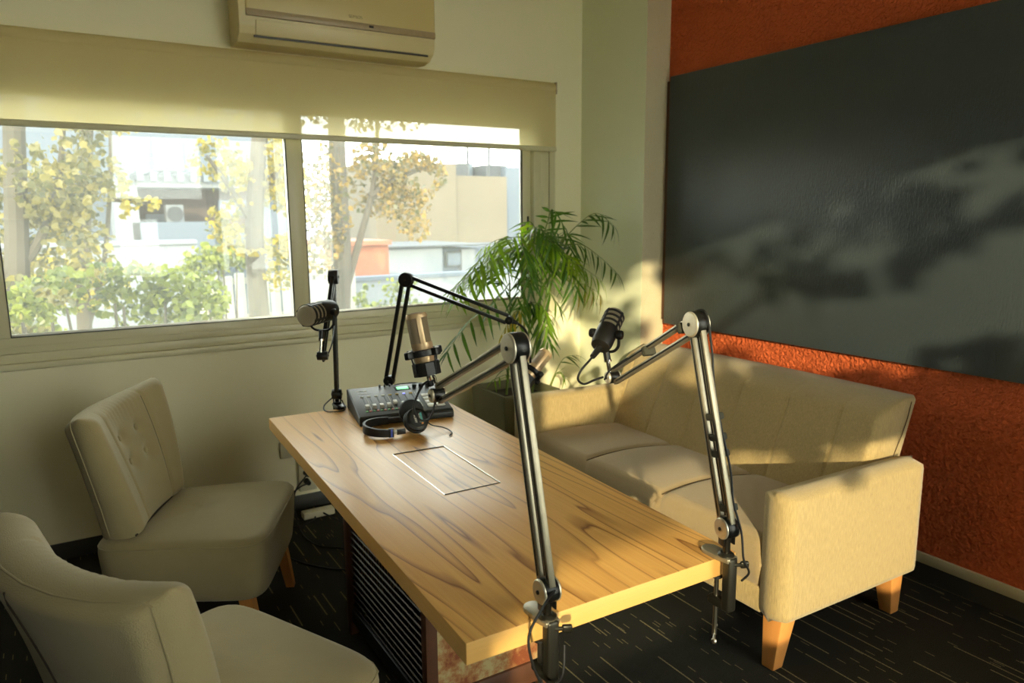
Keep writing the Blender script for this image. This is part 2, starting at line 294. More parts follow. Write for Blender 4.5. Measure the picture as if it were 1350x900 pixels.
# ------------------------------------------------------------------ mesh helpers
OFF = {}
class MB:
    def __init__(s): s.bm = bmesh.new()
    def _merge(s, b, mtx=None):
        if mtx is not None: bmesh.ops.transform(b, matrix=mtx, verts=b.verts)
        me = bpy.data.meshes.new('t'); b.to_mesh(me); b.free(); s.bm.from_mesh(me); bpy.data.meshes.remove(me); return s
    def box(s, lo, hi, r=0, seg=2, mtx=None):
        b = bmesh.new(); bmesh.ops.create_cube(b, size=1.0)
        lo = V(lo); hi = V(hi); c = (lo + hi) / 2; d = hi - lo
        for v in b.verts: v.co = V((v.co.x * d.x, v.co.y * d.y, v.co.z * d.z)) + c
        if r: bmesh.ops.bevel(b, geom=list(b.edges), offset=r, segments=seg, profile=.5, affect='EDGES')
        return s._merge(b, mtx)
    def obox(s, c, size, xdir, zdir=(0, 0, 1), r=0, seg=2):
        """box centred at c with x axis along xdir"""
        x = V(xdir).normalized(); z = V(zdir); z = (z - x * z.dot(x)).normalized(); y = z.cross(x)
        m = Matrix((x, y, z)).transposed().to_4x4(); m.translation = V(c); h = V(size) / 2
        return s.box(-h, h, r, seg, m)
    def cyl(s, p0, p1, r0, r1=None, seg=16, caps=True):
        p0 = V(p0); p1 = V(p1); d = p1 - p0; r1 = r0 if r1 is None else r1
        b = bmesh.new(); bmesh.ops.create_cone(b, cap_ends=caps, segments=seg, radius1=r0, radius2=max(r1, 1e-5), depth=d.length)
        m = d.to_track_quat('Z', 'Y').to_matrix().to_4x4(); m.translation = (p0 + p1) / 2
        return s._merge(b, m)
    def lathe(s, prof, p0=(0, 0, 0), axis=(0, 0, 1), seg=20):
        """prof: (radius, height) pairs"""
        b = bmesh.new(); rings = []
        for r, h in prof:
            rings.append([b.verts.new((max(r, 1e-5) * math.cos(2 * math.pi * k / seg), max(r, 1e-5) * math.sin(2 * math.pi * k / seg), h)) for k in range(seg)])
        for a, c in zip(rings, rings[1:]):
            for k in range(seg): b.faces.new((a[k], a[(k + 1) % seg], c[(k + 1) % seg], c[k]))
        b.faces.new(list(reversed(rings[0]))); b.faces.new(rings[-1])
        m = V(axis).to_track_quat('Z', 'Y').to_matrix().to_4x4(); m.translation = V(p0)
        return s._merge(b, m)
    def tube(s, pts, r, seg=8, smooth=0):
        pts = [V(p) for p in pts]
        if smooth:
            q = []
            for i in range(len(pts) - 1):
                p0 = pts[max(i - 1, 0)]; p1 = pts[i]; p2 = pts[i + 1]; p3 = pts[min(i + 2, len(pts) - 1)]
                for k in range(smooth):
                    t = k / smooth
                    q.append(.5 * ((2 * p1) + (p2 - p0) * t + (2 * p0 - 5 * p1 + 4 * p2 - p3) * t * t + (3 * p1 - p0 - 3 * p2 + p3) * t ** 3))
            q.append(pts[-1]); pts = q
        n = len(pts); rr = r if isinstance(r, (list, tuple)) else None
        b = bmesh.new(); rings = []; up = V((0, 0, 1)); prev = None
        for i, p in enumerate(pts):
            t = (pts[min(i + 1, n - 1)] - pts[max(i - 1, 0)]).normalized()
            if prev is None:
                u = t.cross(up if abs(t.z) < .95 else V((1, 0, 0))).normalized()
            else: u = (prev - t * prev.dot(t)).normalized()
            prev = u; v = t.cross(u)
            f = i / max(n - 1, 1); ra = r if rr is None else rr[0] + (rr[1] - rr[0]) * f
            rings.append([b.verts.new(p + (u * math.cos(2 * math.pi * k / seg) + v * math.sin(2 * math.pi * k / seg)) * ra) for k in range(seg)])
        for a, c in zip(rings, rings[1:]):
            for k in range(seg): b.faces.new((a[k], a[(k + 1) % seg], c[(k + 1) % seg], c[k]))
        b.faces.new(list(reversed(rings[0]))); b.faces.new(rings[-1])
        return s._merge(b)
    def prism(s, poly, z0, z1, mtx=None, r=0):
        b = bmesh.new(); lo = [b.verts.new((x, y, z0)) for x, y in poly]; hi = [b.verts.new((x, y, z1)) for x, y in poly]
        b.faces.new(list(reversed(lo))); b.faces.new(hi); n = len(poly)
        for k in range(n): b.faces.new((lo[k], lo[(k + 1) % n], hi[(k + 1) % n], hi[k]))
        if r: bmesh.ops.bevel(b, geom=list(b.edges), offset=r, segments=3, profile=.5, affect='EDGES')
        return s._merge(b, mtx)
    def pillow(s, fn, nu, nv, th, ru, rv):
        """closed cushion: fn(u,v,side_offset) -> point, u,v in [-1,1]; ru,rv rounding as a fraction of half size; th(u,v,side) half thickness"""
        def par(n):
            return [(-math.cos(math.pi * k / n) * .35 + (2 * k / n - 1) * .65) for k in range(n + 1)]
        us = par(nu); vsx = par(nv)
        def fac(a, r):
            d = (1 - abs(a)) / r
            return 1.0 if d >= 1 else math.sqrt(max(0, 1 - (1 - d) ** 2))
        b = bmesh.new(); g = {}
        for sd in (1, -1):
            for i, u in enumerate(us):
                for j, v in enumerate(vsx):
                    edge = i in (0, nu) or j in (0, nv)
                    if edge and sd == -1: g[sd, i, j] = g[1, i, j]; continue
                    g[sd, i, j] = b.verts.new(fn(u, v, 0 if edge else sd * th(u, v, sd) * fac(u, ru) * fac(v, rv)))
        for sd in (1, -1):
            for i in range(nu):
                for j in range(nv):
                    q = [g[sd, i, j], g[sd, i + 1, j], g[sd, i + 1, j + 1], g[sd, i, j + 1]]
                    b.faces.new(q if sd == 1 else q[::-1])
        return s._merge(b)
    def build(s, name, m, parent=None, sharp=35, flat=False, **tags):
        off = OFF.get(parent.name, V()) if parent else V()
        if off.length: bmesh.ops.translate(s.bm, verts=s.bm.verts, vec=-off)
        bmesh.ops.recalc_face_normals(s.bm, faces=s.bm.faces) if not flat else None
        me = bpy.data.meshes.new(name); s.bm.to_mesh(me); s.bm.free()
        if not flat:
            me.polygons.foreach_set('use_smooth', [True] * len(me.polygons)); me.set_sharp_from_angle(angle=math.radians(sharp))
        me.materials.append(MATS[m])
        o = bpy.data.objects.new(name, me); COL.objects.link(o)
        if parent: o.parent = parent; OFF[o.name] = off
        for k, v in tags.items(): o[k] = v
        return o
def thing(name, label, cat, loc=(0, 0, 0), rotz=0.0, group=None, world=True):
    o = bpy.data.objects.new(name, None); COL.objects.link(o); o.location = loc; o.rotation_euler = (0, 0, rotz); o.empty_display_size = .1
    o['label'] = label; o['category'] = cat
    if group: o['group'] = group
    if world: OFF[o.name] = V(loc)
    return o
def copy_tree(o, parent=None):
    c = o.copy(); COL.objects.link(c); c.parent = parent
    for ch in list(o.children): copy_tree(ch, c)
    return c
def text(name, body, size, m, parent, mtx, extrude=.0004, bold=0.0):
    cu = bpy.data.curves.new(name, 'FONT'); cu.body = body; cu.size = size; cu.extrude = extrude; cu.align_x = 'CENTER'; cu.align_y = 'CENTER'; cu.offset = bold
    t = bpy.data.objects.new(name, cu); COL.objects.link(t)
    dg = bpy.context.evaluated_depsgraph_get(); me = bpy.data.meshes.new_from_object(t.evaluated_get(dg)); bpy.data.objects.remove(t); bpy.data.curves.remove(cu)
    off = OFF.get(parent.name, V())
    me.transform(Matrix.Translation(-off) @ mtx); me.materials.clear(); me.materials.append(MATS[m]); me.name = name
    o = bpy.data.objects.new(name, me); COL.objects.link(o); o.parent = parent; OFF[o.name] = off
    return o
def frame(c, x, y):
    """matrix with columns x, y, x*y at c"""
    x = V(x).normalized(); y = V(y); y = (y - x * y.dot(x)).normalized(); z = x.cross(y)
    m = Matrix((x, y, z)).transposed().to_4x4(); m.translation = V(c); return m

# ================================================================== THE ROOM
XL, XR, YB, YR, ZC = -1.3, 2.937, 3.70, -1.2, 2.75
S = dict(kind='structure')
MB().box((XL - .1, YR - .1, -.1), (XR + .1, YB + .18, 0)).build('floor', 'carpet', **S)
MB().box((XL - .1, YR - .1, ZC), (XR + .1, YB + .18, ZC + .1)).build('ceiling', 'ceiling_paint', **S)
WX0, WX1, WZ0, WZ1 = -.30, 2.47, .945, 2.075
b = MB()
b.box((XL - .1, YB, 0), (WX0, YB + .18, ZC)); b.box((WX1, YB, 0), (XR + .1, YB + .18, ZC)); b.box((WX0, YB, 0), (WX1, YB + .18, WZ0)); b.box((WX0, YB, WZ1), (WX1, YB + .18, ZC))
b.build('wall_back', 'wall_paint', **S)
MB().box((XR, YR - .1, 0), (XR + .1, YB, ZC)).build('wall_right', 'orange_stucco', **S)
MB().box((XL - .1, YR - .1, 0), (XL, YB, ZC)).build('wall_left', 'side_paint', **S)
PX, PY = 2.77, 3.127
pil = MB().box((PX, PY + .003, 0), (XR, YB, ZC)).build('wall_corner', 'pillar_paint', **S)
MB().box((PX + .002, PY, 0), (XR, PY + .003, ZC)).build('plaster_face', 'stucco_cream', pil)
# rear wall with the window behind the camera that lets the low sun in
RX0, RX1, RZ0, RZ1 = -1.0, 1.42, .85, 2.6
b = MB()
DX0, DX1, DZ1 = 1.50, 2.90, 2.6
b.box((XL, YR - .1, 0), (RX0, YR, ZC)); b.box((RX1, YR - .1, 0), (DX0, YR, ZC)); b.box((DX1, YR - .1, 0), (XR, YR, ZC)); b.box((DX0, YR - .1, DZ1), (DX1, YR, ZC)); b.box((RX0, YR - .1, 0), (RX1, YR, RZ0)); b.box((RX0, YR - .1, RZ1), (RX1, YR, ZC))
b.build('wall_rear', 'side_paint', **S)
w2 = thing('window_2', 'rear window', 'window', (.1, YR, RZ0)); w2['kind'] = 'structure'; del w2['label']; del w2['category']
b = MB()
b.box((RX0, YR - .07, RZ0), (RX1, YR - .02, RZ0 + .05)); b.box((RX0, YR - .07, RZ1 - .05), (RX1, YR - .02, RZ1)); b.box((RX1 - .03, YR - .07, RZ0), (RX1, YR - .02, RZ1)); b.box((RX0, YR - .07, RZ0), (RX0 + .05, YR - .02, RZ1))
b.box((RX0, YR - .07, 1.50), (RX1, YR - .02, 1.71)); b.box((RX0, YR - .07, 1.6), (-.82, YR - .02, RZ1)); b.box((.93, YR - .07, RZ0), (RX1, YR - .02, 1.6))  # broad transom and side panels, added to trim the sun patches
b.build('window_frame', 'white_frame', w2)
MB().box((RX0, YR - .05, RZ0), (RX1, YR - .046, RZ1)).build('pane', 'glass_clear', w2)
d1 = thing('fill_door', 'd', 'd', (2.14, YR, 0)); d1['kind'] = 'structure'; del d1['label']; del d1['category']  # unseen glazed door, added as an opening for fill light
b = MB()
for xa_, xb_ in ((DX0, DX0 + .06), (2.11, 2.17), (DX1 - .06, DX1)): b.box((xa_, YR - .07, 0), (xb_, YR - .02, DZ1))
b.box((DX0, YR - .07, 0), (DX1, YR - .02, .08)); b.box((DX0, YR - .07, DZ1 - .06), (DX1, YR - .02, DZ1)); b.build('door_frame', 'white_frame', d1)
MB().box((DX0 + .06, YR - .05, .08), (DX1 - .06, YR - .046, DZ1 - .06)).build('pane', 'glass_clear', d1)
# skirting boards
b = MB(); b.box((XR - .014, YR, .075), (XR, PY, .119), .003)
bs = b.build('baseboard_right', 'skirting', **S); MB().box((XR - .011, YR, 0), (XR, PY, .075)).build('lower_strip', 'skirting_dark', bs)
MB().box((XL, YB - .014, 0), (PX, YB, .075), .003).build('baseboard_back', 'skirting_dark', **S)
MB().box((PX - .012, PY, 0), (PX, YB - .014, .075), .003).build('baseboard_corner', 'skirting_dark', **S)

# ---- window in the back wall
w1 = thing('window_1', 'w', 'w', (1.0, YB, WZ0)); w1['kind'] = 'structure'; del w1['label']; del w1['category']
b = MB(); y0, y1 = YB - .012, YB + .075
b.box((WX0, y0, WZ0), (WX1, y1, WZ0 + .03), .003); b.box((WX0, y0, WZ1 - .03), (WX1, y1, WZ1), .003)
b.box((WX1 - .05, y0, WZ0), (WX1, y1, WZ1), .003); b.box((WX0, y0, WZ0), (WX0 + .05, y1, WZ1), .003)
b.build('window_frame', 'white_frame', w1)
b = MB(); b.box((WX1, YB - .010, WZ0 - .02), (WX1 + .055, YB, WZ1 + .02), .002); b.box((WX1 + .058, YB - .014, WZ0 - .02), (WX1 + .10, YB, WZ1 + .02), .002)
b.build('casing', 'white_frame', w1)
def sash(x0, x1, yy, gl, name='sash'):
    z0, z1 = WZ0 + .012, WZ1 - .02; bt = .055; sd = .062
    b = MB(); b.box((x0, yy, z0), (x1, yy + .03, z0 + bt), .003); b.box((x0, yy, z1 - bt), (x1, yy + .03, z1), .003); b.box((x0, yy, z0 + bt), (x0 + sd, yy + .03, z1 - bt), .003); b.box((x1 - sd, yy, z0 + bt), (x1, yy + .03, z1 - bt), .003)
    so = b.build(name, 'white_frame', w1)
    MB().box((x0 + sd - .004, yy + .012, z0 + bt - .004), (x1 - sd + .004, yy + .016, z1 - bt + .004)).build('pane', gl, so)
    g = MB(); xa, xb, za, zb = x0 + sd, x1 - sd, z0 + bt, z1 - bt
    for lo, hi in (((xa, yy - .001, za), (xb, yy + .01, za + .004)), ((xa, yy - .001, za), (xa + .004, yy + .01, zb)), ((xb - .004, yy - .001, za), (xb, yy + .01, zb))): g.box(lo, hi)
    g.build('gasket', 'gasket', so)
    g = MB(); g.box((xa + .004, yy + .004, za + .004), (xb - .004, yy + .011, za + .014)); g.box((xb - .012, yy + .004, za + .014), (xb - .004, yy + .011, zb)); g.build('glazing_bead', 'alu_edge', so)
    return so
s1 = sash(-.262, 1.05, YB - .008, 'glass_dusty'); s2 = sash(1.012, 2.425, YB + .028, 'glass_clear')
MB().box((2.395, YB + .016, 1.40), (2.402, YB + .03, 1.50), .002).build('latch', 'black_plastic', s2)
b = MB(); b.box((XL, YB - .020, .905), (WX1 + .02, YB, WZ0), .004); b.box((XL, YB - .032, .875), (WX1 + .03, YB, .905), .008); b.build('window_sill', 'white_frame', w1)

# ---- roller blind
rb = thing('roller_blind', 'cream fabric roller blind hanging half lowered over the window', 'blind', (1.0, YB - .06, 2.2))
BX0, BX1 = -.62, 2.52; by = 3.612
b = MB(); n = 60
bm = b.bm; rows = [2.205, 2.1, 2.0, 1.893]; prevr = None
for r_, z in enumerate(rows):
    cur = [bm.verts.new((BX0 + (BX1 - BX0) * k / n, by + .003 * math.sin(k * .35 + r_) * (r_ / 3.0), z)) for k in range(n + 1)]
    if prevr:
        for k in range(n): bm.faces.new((prevr[k], prevr[k + 1], cur[k + 1], cur[k]))
    prevr = cur
b.build('fabric', 'blind_fabric', rb, sharp=60)
MB().cyl((BX0, by + .032, 2.222), (BX1, by + .032, 2.222), .033, seg=24).build('fabric_roll', 'blind_fabric', rb)
MB().box((BX0, by - .010, 1.868), (BX1 + .004, by + .010, 1.895), .008, 3).build('bottom_rail', 'white_frame', rb)
MB().box((BX1 + .001, by, 2.19), (BX1 + .012, YB, 2.255), .003).build('bracket', 'ac_band', rb)
MB().tube([(BX1 + .006, by + .02, 2.2), (BX1 + .008, by + .03, 1.9), (BX1 + .007, by + .035, 1.35), (BX1 + .012, by + .04, 1.05)], .0012, 5).build('pull_chain', 'white_frame', rb)

# ---- air conditioner
AX0, AX1 = .765, 1.705
ac = thing('air_conditioner', 'cream split air conditioner mounted on the wall above the window blind', 'air conditioner', (1.23, YB, 2.27))
prof = [(YB, 2.58), (YB - .17, 2.575), (YB - .20, 2.55), (YB - .205, 2.40), (YB - .20, 2.335), (YB - .185, 2.30), (YB - .14, 2.272), (YB - .06, 2.268), (YB, 2.272)]
m = Matrix(((0, 0, 1, 0), (1, 0, 0, 0), (0, 1, 0, 0), (0, 0, 0, 1)))
MB().prism([(y, z) for y, z in prof], AX0, AX1, m, r=.006).build('body', 'ac_plastic', ac)
MB().box((AX0 + .03, YB - .216, 2.375), (AX1 - .003, YB - .19, 2.585), .008, 3).build('front_panel', 'ac_panel', ac)
MB().box((AX0 + .03, YB - .218, 2.372), (AX1 - .003, YB - .19, 2.402), .004).build('trim_band', 'ac_band', ac)
MB().box((1.355, YB - .221, 2.383), (1.377, YB - .2, 2.394), .001).build('display', 'ac_dark', ac)
b = MB(); b.obox(((AX0 + AX1) / 2 + .015, YB - .2005, 2.328), (.83, .006, .062), (1, 0, 0), (0, -.28, 1), .002); b.build('louver', 'ac_plastic', ac)
b = MB(); b.obox(((AX0 + AX1) / 2 + .015, YB - .186, 2.293), (.84, .012, .008), (1, 0, 0), (0, -.28, 1)); b.build('outlet_gap', 'ac_dark', ac)
text('lettering', 'SEIMIOS', .019, 'print_ac', ac, frame((1.29, YB - .2168, 2.423), (1, 0, 0), (0, 0, 1)))

# ---- dark board on the orange wall
BY0, BY1, BZ0, BZ1 = .55, 3.085, .895, 2.235
bd = thing('wall_board', 'large dark slate textured panel mounted on the orange wall above the sofa', 'wall panel', (XR, 1.8, .9))
MB().box((XR - .035, BY0, BZ0), (XR - .012, BY1, BZ1), .002).build('panel', 'board_slate', bd)
MB().box((XR - .02, BY0 + .02, BZ0 + .02), (XR, BY1 + .035, BZ1 - .02)).build('backing_batten', 'crate_post', bd)

# ---- sofa
sf = thing('sofa', 'beige woven fabric sofa with tapered wooden legs against the orange wall', 'sofa', (2.3, 2.2, 0))
YA0, YA1, YF0, YF1 = 1.395, 1.51, 2.935, 3.055
XF = 1.862
for ya, yb in ((YA0, YA1), (YF0, YF1)):
    b = MB()
    def fn(u, v, s, ya=ya, yb=yb):
        x = XF + (.76) * (u + 1) / 2; z = .19 + (.44) * (v + 1) / 2
        return V((x, (ya + yb) / 2 + s, z - .012 * (u + 1) / 2))
    b.pillow(fn, 26, 20, lambda u, v, sd: (yb - ya) / 2 * (1 + .04 * (1 - u * u) * (1 - v * v)), .07, .10)
    b.build('arm', 'sofa_fabric', sf, sharp=70)
yc0, yc1 = YA1 - .005, YF0 + .005
creases = [yc0 + (yc1 - yc0) * k / 3 for k in (1, 2)]
b = MB()
def seat_fn(u, v, s):
    y = (yc0 + yc1) / 2 + u * (yc1 - yc0) / 2; x = 1.878 + (.60) * (v + 1) / 2
    return V((x, y, .355 + s - .03 * (v + 1) / 2))
def seat_th(u, v, sd):
    y = (yc0 + yc1) / 2 + u * (yc1 - yc0) / 2; t = .095
    if sd > 0:
        bow = .05 * math.cos(v * 1.3)
        for c in creases:
            d = y - (c + bow); t -= .012 * math.exp(-(d / .012) ** 2) + .005 * math.exp(-(d / .05) ** 2)
        t += .012 * (1 - v * v)
    return t
b.pillow(seat_fn, 150, 24, seat_th, .05, .13)
seat = b.build('seat_cushion', 'sofa_seat_fabric', sf, sharp=80)
for c in creases:
    b = MB(); b.tube([(1.90 + .54 * k / 12, c + .05 * math.cos((2 * (.022 + .54 * k / 12) / .6 - 1) * 1.3), .355 - .03 * (.022 + .54 * k / 12) / .6 + .0835 + .012 * (1 - (2 * (.022 + .54 * k / 12) / .6 - 1) ** 2) * .95) for k in range(13)], .0022, 5)
    b.build('seam', 'sofa_seam', seat)
MB().box((1.885, yc0, .185), (2.55, yc1, .275), .012, 3).build('base_rail', 'sofa_fabric', sf)
# back with vertical channels
b = MB(); Yb0, Yb1 = 1.535, 3.02; ch = [1.70 + .245 * k for k in range(6)]
def bk_fn(u, v, s):
    y = (Yb0 + Yb1) / 2 + u * (Yb1 - Yb0) / 2; k = (v + 1) / 2; z = .33 + .475 * k; x = 2.51 + .185 * k
    return V((x - s, y, z + .006 * (1 - u * u) * k - s * .28 * k * .5))
def bk_th(u, v, sd):
    y = (Yb0 + Yb1) / 2 + u * (Yb1 - Yb0) / 2; t = .125
    if sd > 0:
        for c in ch: t -= .006 * math.exp(-((y - c) / .006) ** 2)
        t += .012 * (1 - u * u) * (1 - v * v)
    return t
b.pillow(bk_fn, 240, 20, bk_th, .045, .16)
b.build('back_cushion', 'sofa_fabric', sf, sharp=75)
MB().tube([(2.575 + .16 * k / 6 - .006, Yb0 - .0005 + .006 * math.sin(k), .42 + .37 * k / 6) for k in range(7)], .0018, 5).build('seam', 'sofa_seam', sf)
for lx, ly in ((1.935, 1.475), (2.575, 1.475), (1.935, 2.98), (2.575, 2.98)):
    b = MB(); sx = -.014 if lx < 2.2 else .014
    bb = bmesh.new(); bmesh.ops.create_cone(bb, cap_ends=True, segments=4, radius1=.034, radius2=.056, depth=.2)
    bmesh.ops.rotate(bb, verts=bb.verts, cent=(0, 0, 0), matrix=Matrix.Rotation(math.pi / 4, 3, 'Z'))
    for v in bb.verts: v.co.x += sx * (-v.co.z / .1); v.co += V((lx, ly, .1))
    bmesh.ops.bevel(bb, geom=list(bb.edges), offset=.004, segments=2, profile=.5, affect='EDGES')
    b._merge(bb); b.build('leg', 'leg_wood', sf)

# ---- slipper chairs
def make_chair(name, label, loc, rz, bw=1.0, bx=0.0):
    t = thing(name, label, 'chair', loc, rz, world=False)
    b = MB()
    # seat: rounded trapezoid in plan with tall boxed sides
    N = 96; prof = [(.86, .232), (.97, .229), (.985, .242), (1.0, .32), (1.0, .405), (.992, .425), (.965, .440), (.90, .448), (.6, .456), (.3, .460), (.02, .461)]
    rings = []
    def plan(a):
        c, s_ = math.cos(a), math.sin(a); p = 7.0
        k = (abs(c) ** p + abs(s_) ** p) ** (-1 / p); x = .29 * k * c
        hw = .262 + (x + .29) / .58 * .052
        return x, hw * k * s_
    for r, z in prof:
        ring = []
        for i in range(N):
            x, y = plan(2 * math.pi * i / N); f = .955 + .045 * min(1, max(0, (z - .2) / .2))
            ring.append(b.bm.verts.new((x * r * f, y * r * f, z - .012 * max(0, -x / .29) * (1 if z > .4 else 0))))
        rings.append(ring)
    for a, c in zip(rings, rings[1:]):
        for i in range(N): b.bm.faces.new((a[i], a[(i + 1) % N], c[(i + 1) % N], c[i]))
    b.bm.faces.new(rings[-1]); b.bm.faces.new(rings[0][::-1])
    seat = b.build('seat', 'chair_fabric', t, sharp=80)
    pts = [V((plan(2 * math.pi * i / 64)[0] * .993, plan(2 * math.pi * i / 64)[1] * .993, .4265 - .012 * max(0, -plan(2 * math.pi * i / 64)[0] / .29))) for i in range(65)]
    MB().tube(pts, .0028, 6).build('piping', 'chair_fabric', seat)
    # backrest
    btn = [(-.24, .02), (.24, .02), (-.24, .42), (.24, .42)]
    def bfn(u, v, s):
        k = (v + 1) / 2; hw = bw * (.225 + .095 * k + .012 * math.sin(k * math.pi)); z = .425 + .445 * k
        x = -.185 - bx * (1 - k) - .11 * k ** 1.15 - .03 * (k ** 2)
        x += .075 * u * u * (.35 + .65 * k)              # wings curve forward
        z += (.022 * abs(u) ** 2.5 - .008) * k ** 3      # saddle top edge
        return V((x + s, hw * u, z + s * .22))
    def bth(u, v, sd):
        tck = .054 + .018 * (1 - ((v + 1) / 2))
        if sd > 0:
            for bu, bv in btn: tck -= .017 * math.exp(-(((u - bu) / .11) ** 2 + ((v - bv) / .12) ** 2))
            for su in (-.53, .53): tck -= .007 * math.exp(-((u - su) / .025) ** 2)
            if v > .55: tck += .0022 * math.sin(u * 70) * (v - .55) / .45 * math.exp(-((abs(u) - .15) / .5) ** 2)
        else:
            e = max(abs(u) / .955, abs(v) / .97)
            tck -= .009 * math.exp(-((e - 1) / .035) ** 2)
        return tck
    b = MB(); b.pillow(bfn, 84, 60, bth, .17, .17); back = b.build('backrest', 'chair_fabric', t, sharp=80)
    def onfront(u, v, sd, extra=0):
        f = 1.0
        for a, r in ((u, .17), (v, .17)):
            d = (1 - abs(a)) / r
            if d < 1: f *= math.sqrt(max(0, 1 - (1 - d) ** 2))
        return bfn(u, v, sd * (bth(u, v, sd) * f + extra))
    for bu, bv in btn:
        p = onfront(bu, bv, 1, .001)
        MB().lathe([(.001, -.004), (.010, -.002), (.012, .002), (.009, .006), (.001, .0075)], p, (1, 0, .25), 14).build('button', 'chair_fabric', back)
    b = MB(); b.tube([onfront(u_, v_, -1, .001) for u_, v_ in [(-.955, -.85), (-.955, -.4), (-.955, 0), (-.955, .4), (-.955, .84), (-.945, .93), (-.90, .968), (-.6, .97), (-.3, .97), (0, .97), (.3, .97), (.6, .97), (.90, .968), (.945, .93), (.955, .84), (.955, .4), (.955, 0), (.955, -.4), (.955, -.85)]], .0026, 6)
    b.build('rear_panel_piping', 'chair_fabric', back)
    MB().tube([onfront(.12, v_, -1, .0008) for v_ in [.9 - .11 * k for k in range(17)]], .0032, 5).build('zip_seam', 'chair_seam', back)
    for su in (-.53, .53):
        MB().tube([onfront(su, v_, 1, .0005) for v_ in [-.8 + .11 * k for k in range(16)]], .0014, 5).build('seam', 'chair_seam', back)
    b = MB(); b.tube([(bfn(u_, -.93, 0) + V((.062 - .02 * u_ * u_, 0, .012 + .022 * u_ * u_ * 0))) for u_ in [-1 + .1 * k for k in range(21)]], .0035, 5); b.build('seat_gap', 'chair_seam', back)
    for x_, y_ in ((.225, .25), (.225, -.25), (-.22, .2), (-.22, -.2)):
        b = MB(); bb = bmesh.new(); bmesh.ops.create_cone(bb, cap_ends=True, segments=4, radius1=.022, radius2=.033, depth=.24)
        bmesh.ops.rotate(bb, verts=bb.verts, cent=(0, 0, 0), matrix=Matrix.Rotation(math.pi / 4, 3, 'Z'))
        for v in bb.verts: v.co += V((x_ + (.02 if x_ > 0 else -.03) * (-v.co.z / .12), y_, .12))
        b._merge(bb); b.build('leg', 'leg_wood', t)
    return t
make_chair('slipper_chair', 'beige slipper chair with four buttons on its backrest in front of the window wall', (.365, 2.785, 0), math.radians(-26), .97, .03)
make_chair('slipper_chair', 'beige slipper chair showing the seamed rear panel of its backrest', (.203, 1.680, 0), math.radians(26), .98)

# ---- table
TZ = .75; TT = .043
tb = thing('table', 'light wood veneer table top on a low rusted metal crate base', 'table', (.95, 2.1, 0))
C_nl, C_nr, C_fr, C_fl = (.555, 1.071), (1.242, 1.065), (1.318, 2.775), (.626, 2.80)
LID = [(.842, 1.732), (1.017, 1.730), (1.032, 2.123), (.856, 2.134)]
def lerp2(a, b_, t): return (a[0] + (b_[0] - a[0]) * t, a[1] + (b_[1] - a[1]) * t)
b = MB(); bm = b.bm
outer = [C_nl, C_nr, C_fr, C_fl]
vt = [bm.verts.new((x, y, TZ)) for x, y in outer]; vb = [bm.verts.new((x, y, TZ - TT)) for x, y in outer]
vi = [bm.verts.new((x, y, TZ)) for x, y in LID]; vd = [bm.verts.new((x, y, TZ - .02)) for x, y in LID]
for k in range(4):
    j = (k + 1) % 4
    bm.faces.new((vt[k], vt[j], vi[j], vi[k])); bm.faces.new((vi[k], vi[j], vd[j], vd[k])); bm.faces.new((vb[k], vb[j], vt[j], vt[k]))
bm.faces.new(vd); bm.faces.new(vb[::-1])
es = [e for e in bm.edges if (e.verts[0] in vt and e.verts[1] in vt) or (e.verts[0] in vt and e.verts[1] in vb) or (e.verts[0] in vb and e.verts[1] in vt)]
bmesh.ops.bevel(bm, geom=es, offset=.0025, segments=2, profile=.5, affect='EDGES')
tt_ = b.build('table_top', 'table_wood', tb); tt_.data.materials.append(MATS['table_edge'])
for p_ in tt_.data.polygons:
    if abs(p_.normal.z) < .4: p_.material_index = 1
cx_ = sum(p[0] for p in LID) / 4; cy_ = sum(p[1] for p in LID) / 4
lidp = [(cx_ + (x - cx_) * .966, cy_ + (y - cy_) * .985) for x, y in LID]
MB().prism(lidp, TZ - .0195, TZ - .001).build('cable_hatch', 'table_wood', tb)
for k in range(4):
    j = (k + 1) % 4; MB().tube([(LID[k][0], LID[k][1], TZ + .0003), (LID[j][0], LID[j][1], TZ + .0003)], .0016, 5).build('hatch_edging', 'alu_edge' if k % 2 else 'gasket', tb)
# crate base
cx0, cx1, cy0, cy1, cz0, cz1 = .80, 1.19, 1.77, 2.43, .05, TZ - TT
for x_ in (cx0, cx1):
    for y_ in (cy0, cy1):
        b = MB(); b.box((x_ - .018, y_ - .018, 0), (x_ + .018, y_ + .018, cz1), .003); b.build('crate_post', 'crate_post', tb)
MB().box((cx0 + .018, cy0 - .004, .13), (cx1 - .018, cy0 + .004, cz1)).build('end_panel', 'rust_panel', tb)
MB().box((cx0 + .018, cy1 - .004, .13), (cx1 - .018, cy1 + .004, cz1)).build('end_panel', 'rust_panel', tb)
for y_ in (cy0, cy1): MB().box((cx0 + .018, y_ - .014, .06), (cx1 - .018, y_ + .014, .13), .002).build('bottom_rail', 'crate_post', tb)
for x_ in (cx0, cx1):
    MB().box((x_ - .012, cy0 + .018, .05), (x_ + .012, cy1 - .018, .105), .002).build('bottom_rail', 'crate_black', tb)
    MB().box((x_ - .010, cy0 + .018, cz1 - .035), (x_ + .010, cy1 - .018, cz1), .002).build('top_rail', 'crate_black', tb)
    b = MB(); ny, nz = 26, 22
    for k in range(ny):
        y_ = cy0 + .025 + (cy1 - cy0 - .05) * k / (ny - 1); b.cyl((x_, y_, .105), (x_, y_, cz1 - .035), .0021, seg=5)
    for k in range(nz):
        z_ = .115 + (cz1 - .16) * k / (nz - 1); b.cyl((x_ - .003, cy0 + .018, z_), (x_ - .003, cy1 - .018, z_), .0032, seg=5)
    b.build('wire_mesh', 'crate_wire', tb, kind='stuff')
